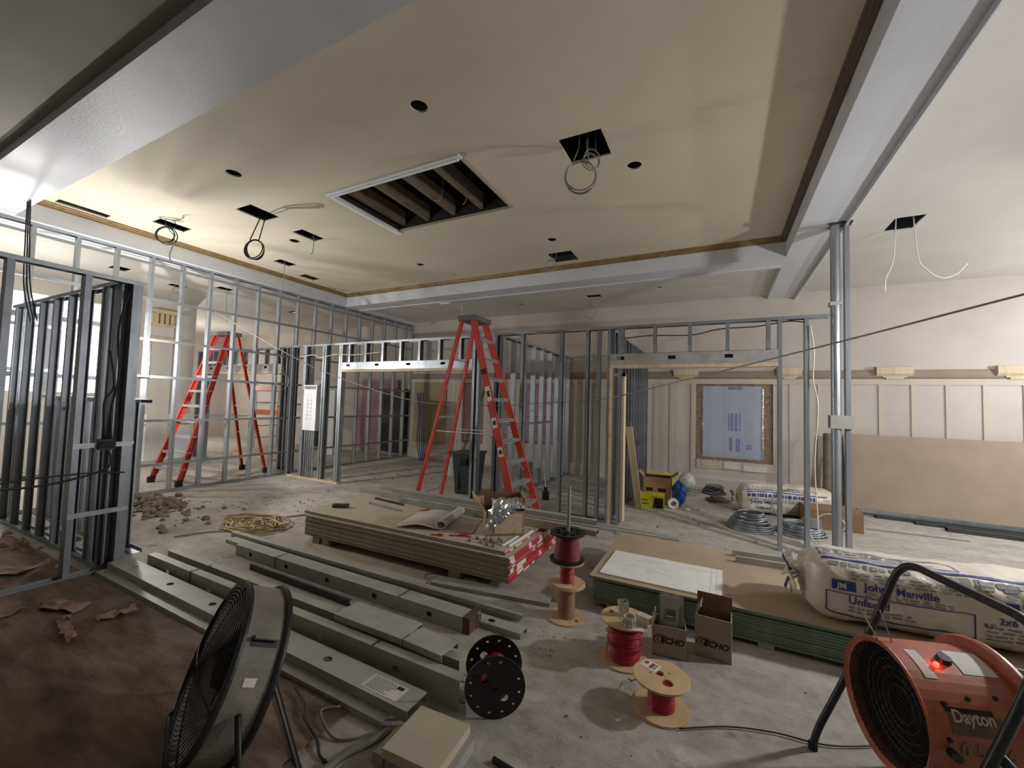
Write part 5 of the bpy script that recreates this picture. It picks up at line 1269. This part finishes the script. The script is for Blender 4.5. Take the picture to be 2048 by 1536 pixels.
for k, (p, lab) in enumerate((([(-5.4, 3.9, 4.5), (-5.38, 3.95, 3.8), (-5.36, 3.9, 3.65)], 'short wire hanging from the ceiling opening beside the round hole'),
        ([(-6.9, 4.5, 4.5), (-6.88, 4.5, 3.7), (-6.9, 4.48, 3.3)], 'thin wire hanging from the small opening near the left crown'),
        ([(-6.93, 2.76, 4.5), (-6.91, 2.76, 3.95), (-6.62, 2.76, 3.66), (-6.58, 2.7, 3.4), (-6.55, 2.72, 3.3)], 'wire tail below the coil by the left crown'),
        ([(-3.0, 3.9, 4.5), (-2.98, 3.85, 4.0), (-3.05, 3.8, 3.95)], 'grey wire knot inside the large ceiling opening'),
        ([(-2.7, 4.1, 4.5), (-2.72, 4.0, 4.0), (-2.74, 3.95, 3.9)], 'thin wire dangling inside the large ceiling opening'),
        ([(-9.05, 4.7, 4.5), (-9.0, 4.7, 3.4), (-8.95, 4.72, 3.0)], 'wire hanging from the hall ceiling behind the tall studs'),
        ([(1.84, 6.1, 4.5), (1.78, 6.02, 3.4), (1.70, 6.0, 3.1), (1.69, 6.0, 2.95)], 'white wire hanging straight from the opening in the right ceiling'),
        ([(1.95, 6.1, 4.5), (1.97, 6.02, 3.4), (2.05, 6.0, 3.15), (2.17, 6.0, 3.05), (2.28, 6.0, 3.08), (2.37, 6.0, 3.19)], 'white wire curling up below the opening in the right ceiling'))):
    cable('hanging_wire', p, .006, cable_white if 'white' in lab else cable_grey, lab)
cable('hanging_wire', [(-5.2, 7.6, 3.72), (-5.15, 7.6, 3.45), (-5.05, 7.6, 3.3)], .006, cable_white, 'pale wire tail hanging by the red ladder top')
# strung cable line across the site
cable('strung_cable', [(-7.66, 3.81, 2.97), (-6.9, 4.2, 2.5), (-6.0, 4.7, 2.0), (-4.4, 5.1, 1.55), (-3.2, 5.36, 1.5), (-2.25, 5.385, 1.56), (-1.33, 5.385, 1.65), (-.4, 4.7, 1.83), (.7, 3.8, 2.05), (1.5, 3.1, 2.22), (2.6, 2.2, 2.45)], .007, cable_grey, 'long cable strung across the site from the tall stud wall over the doorway', sub=8)
cable('loose_cable', [(-1.2, 5.5, 2.45), (-.8, 5.5, 2.48), (-.3, 5.48, 2.46), (0, 5.5, 2.52), (.4, 5.5, 2.53), (.7, 5.5, 2.57), (.86, 5.5, 2.55)], .007, cable_black, 'dark cable threaded through the short studs over the doorway')
cable('loose_cable', [(.9, 5.44, 2.5), (.93, 5.43, 2.2), (.92, 5.43, 1.9), (.96, 5.42, 1.6), (.93, 5.43, 1.0), (.95, 5.43, .5), (.97, 5.5, .1), (1.0, 6.2, .08)], .0065, cable_white, 'white cable running down the stud beside the double post')
cable('loose_cable', [(-7.3, 5.193, 2.32), (-6.9, 5.193, 2.36), (-6.7, 5.193, 2.3), (-6.3, 5.193, 2.35), (-5.8, 5.193, 2.33), (-5.2, 5.193, 2.36)], .008, cable_white, 'white cable bundle draped through the studs above the electrical panel')
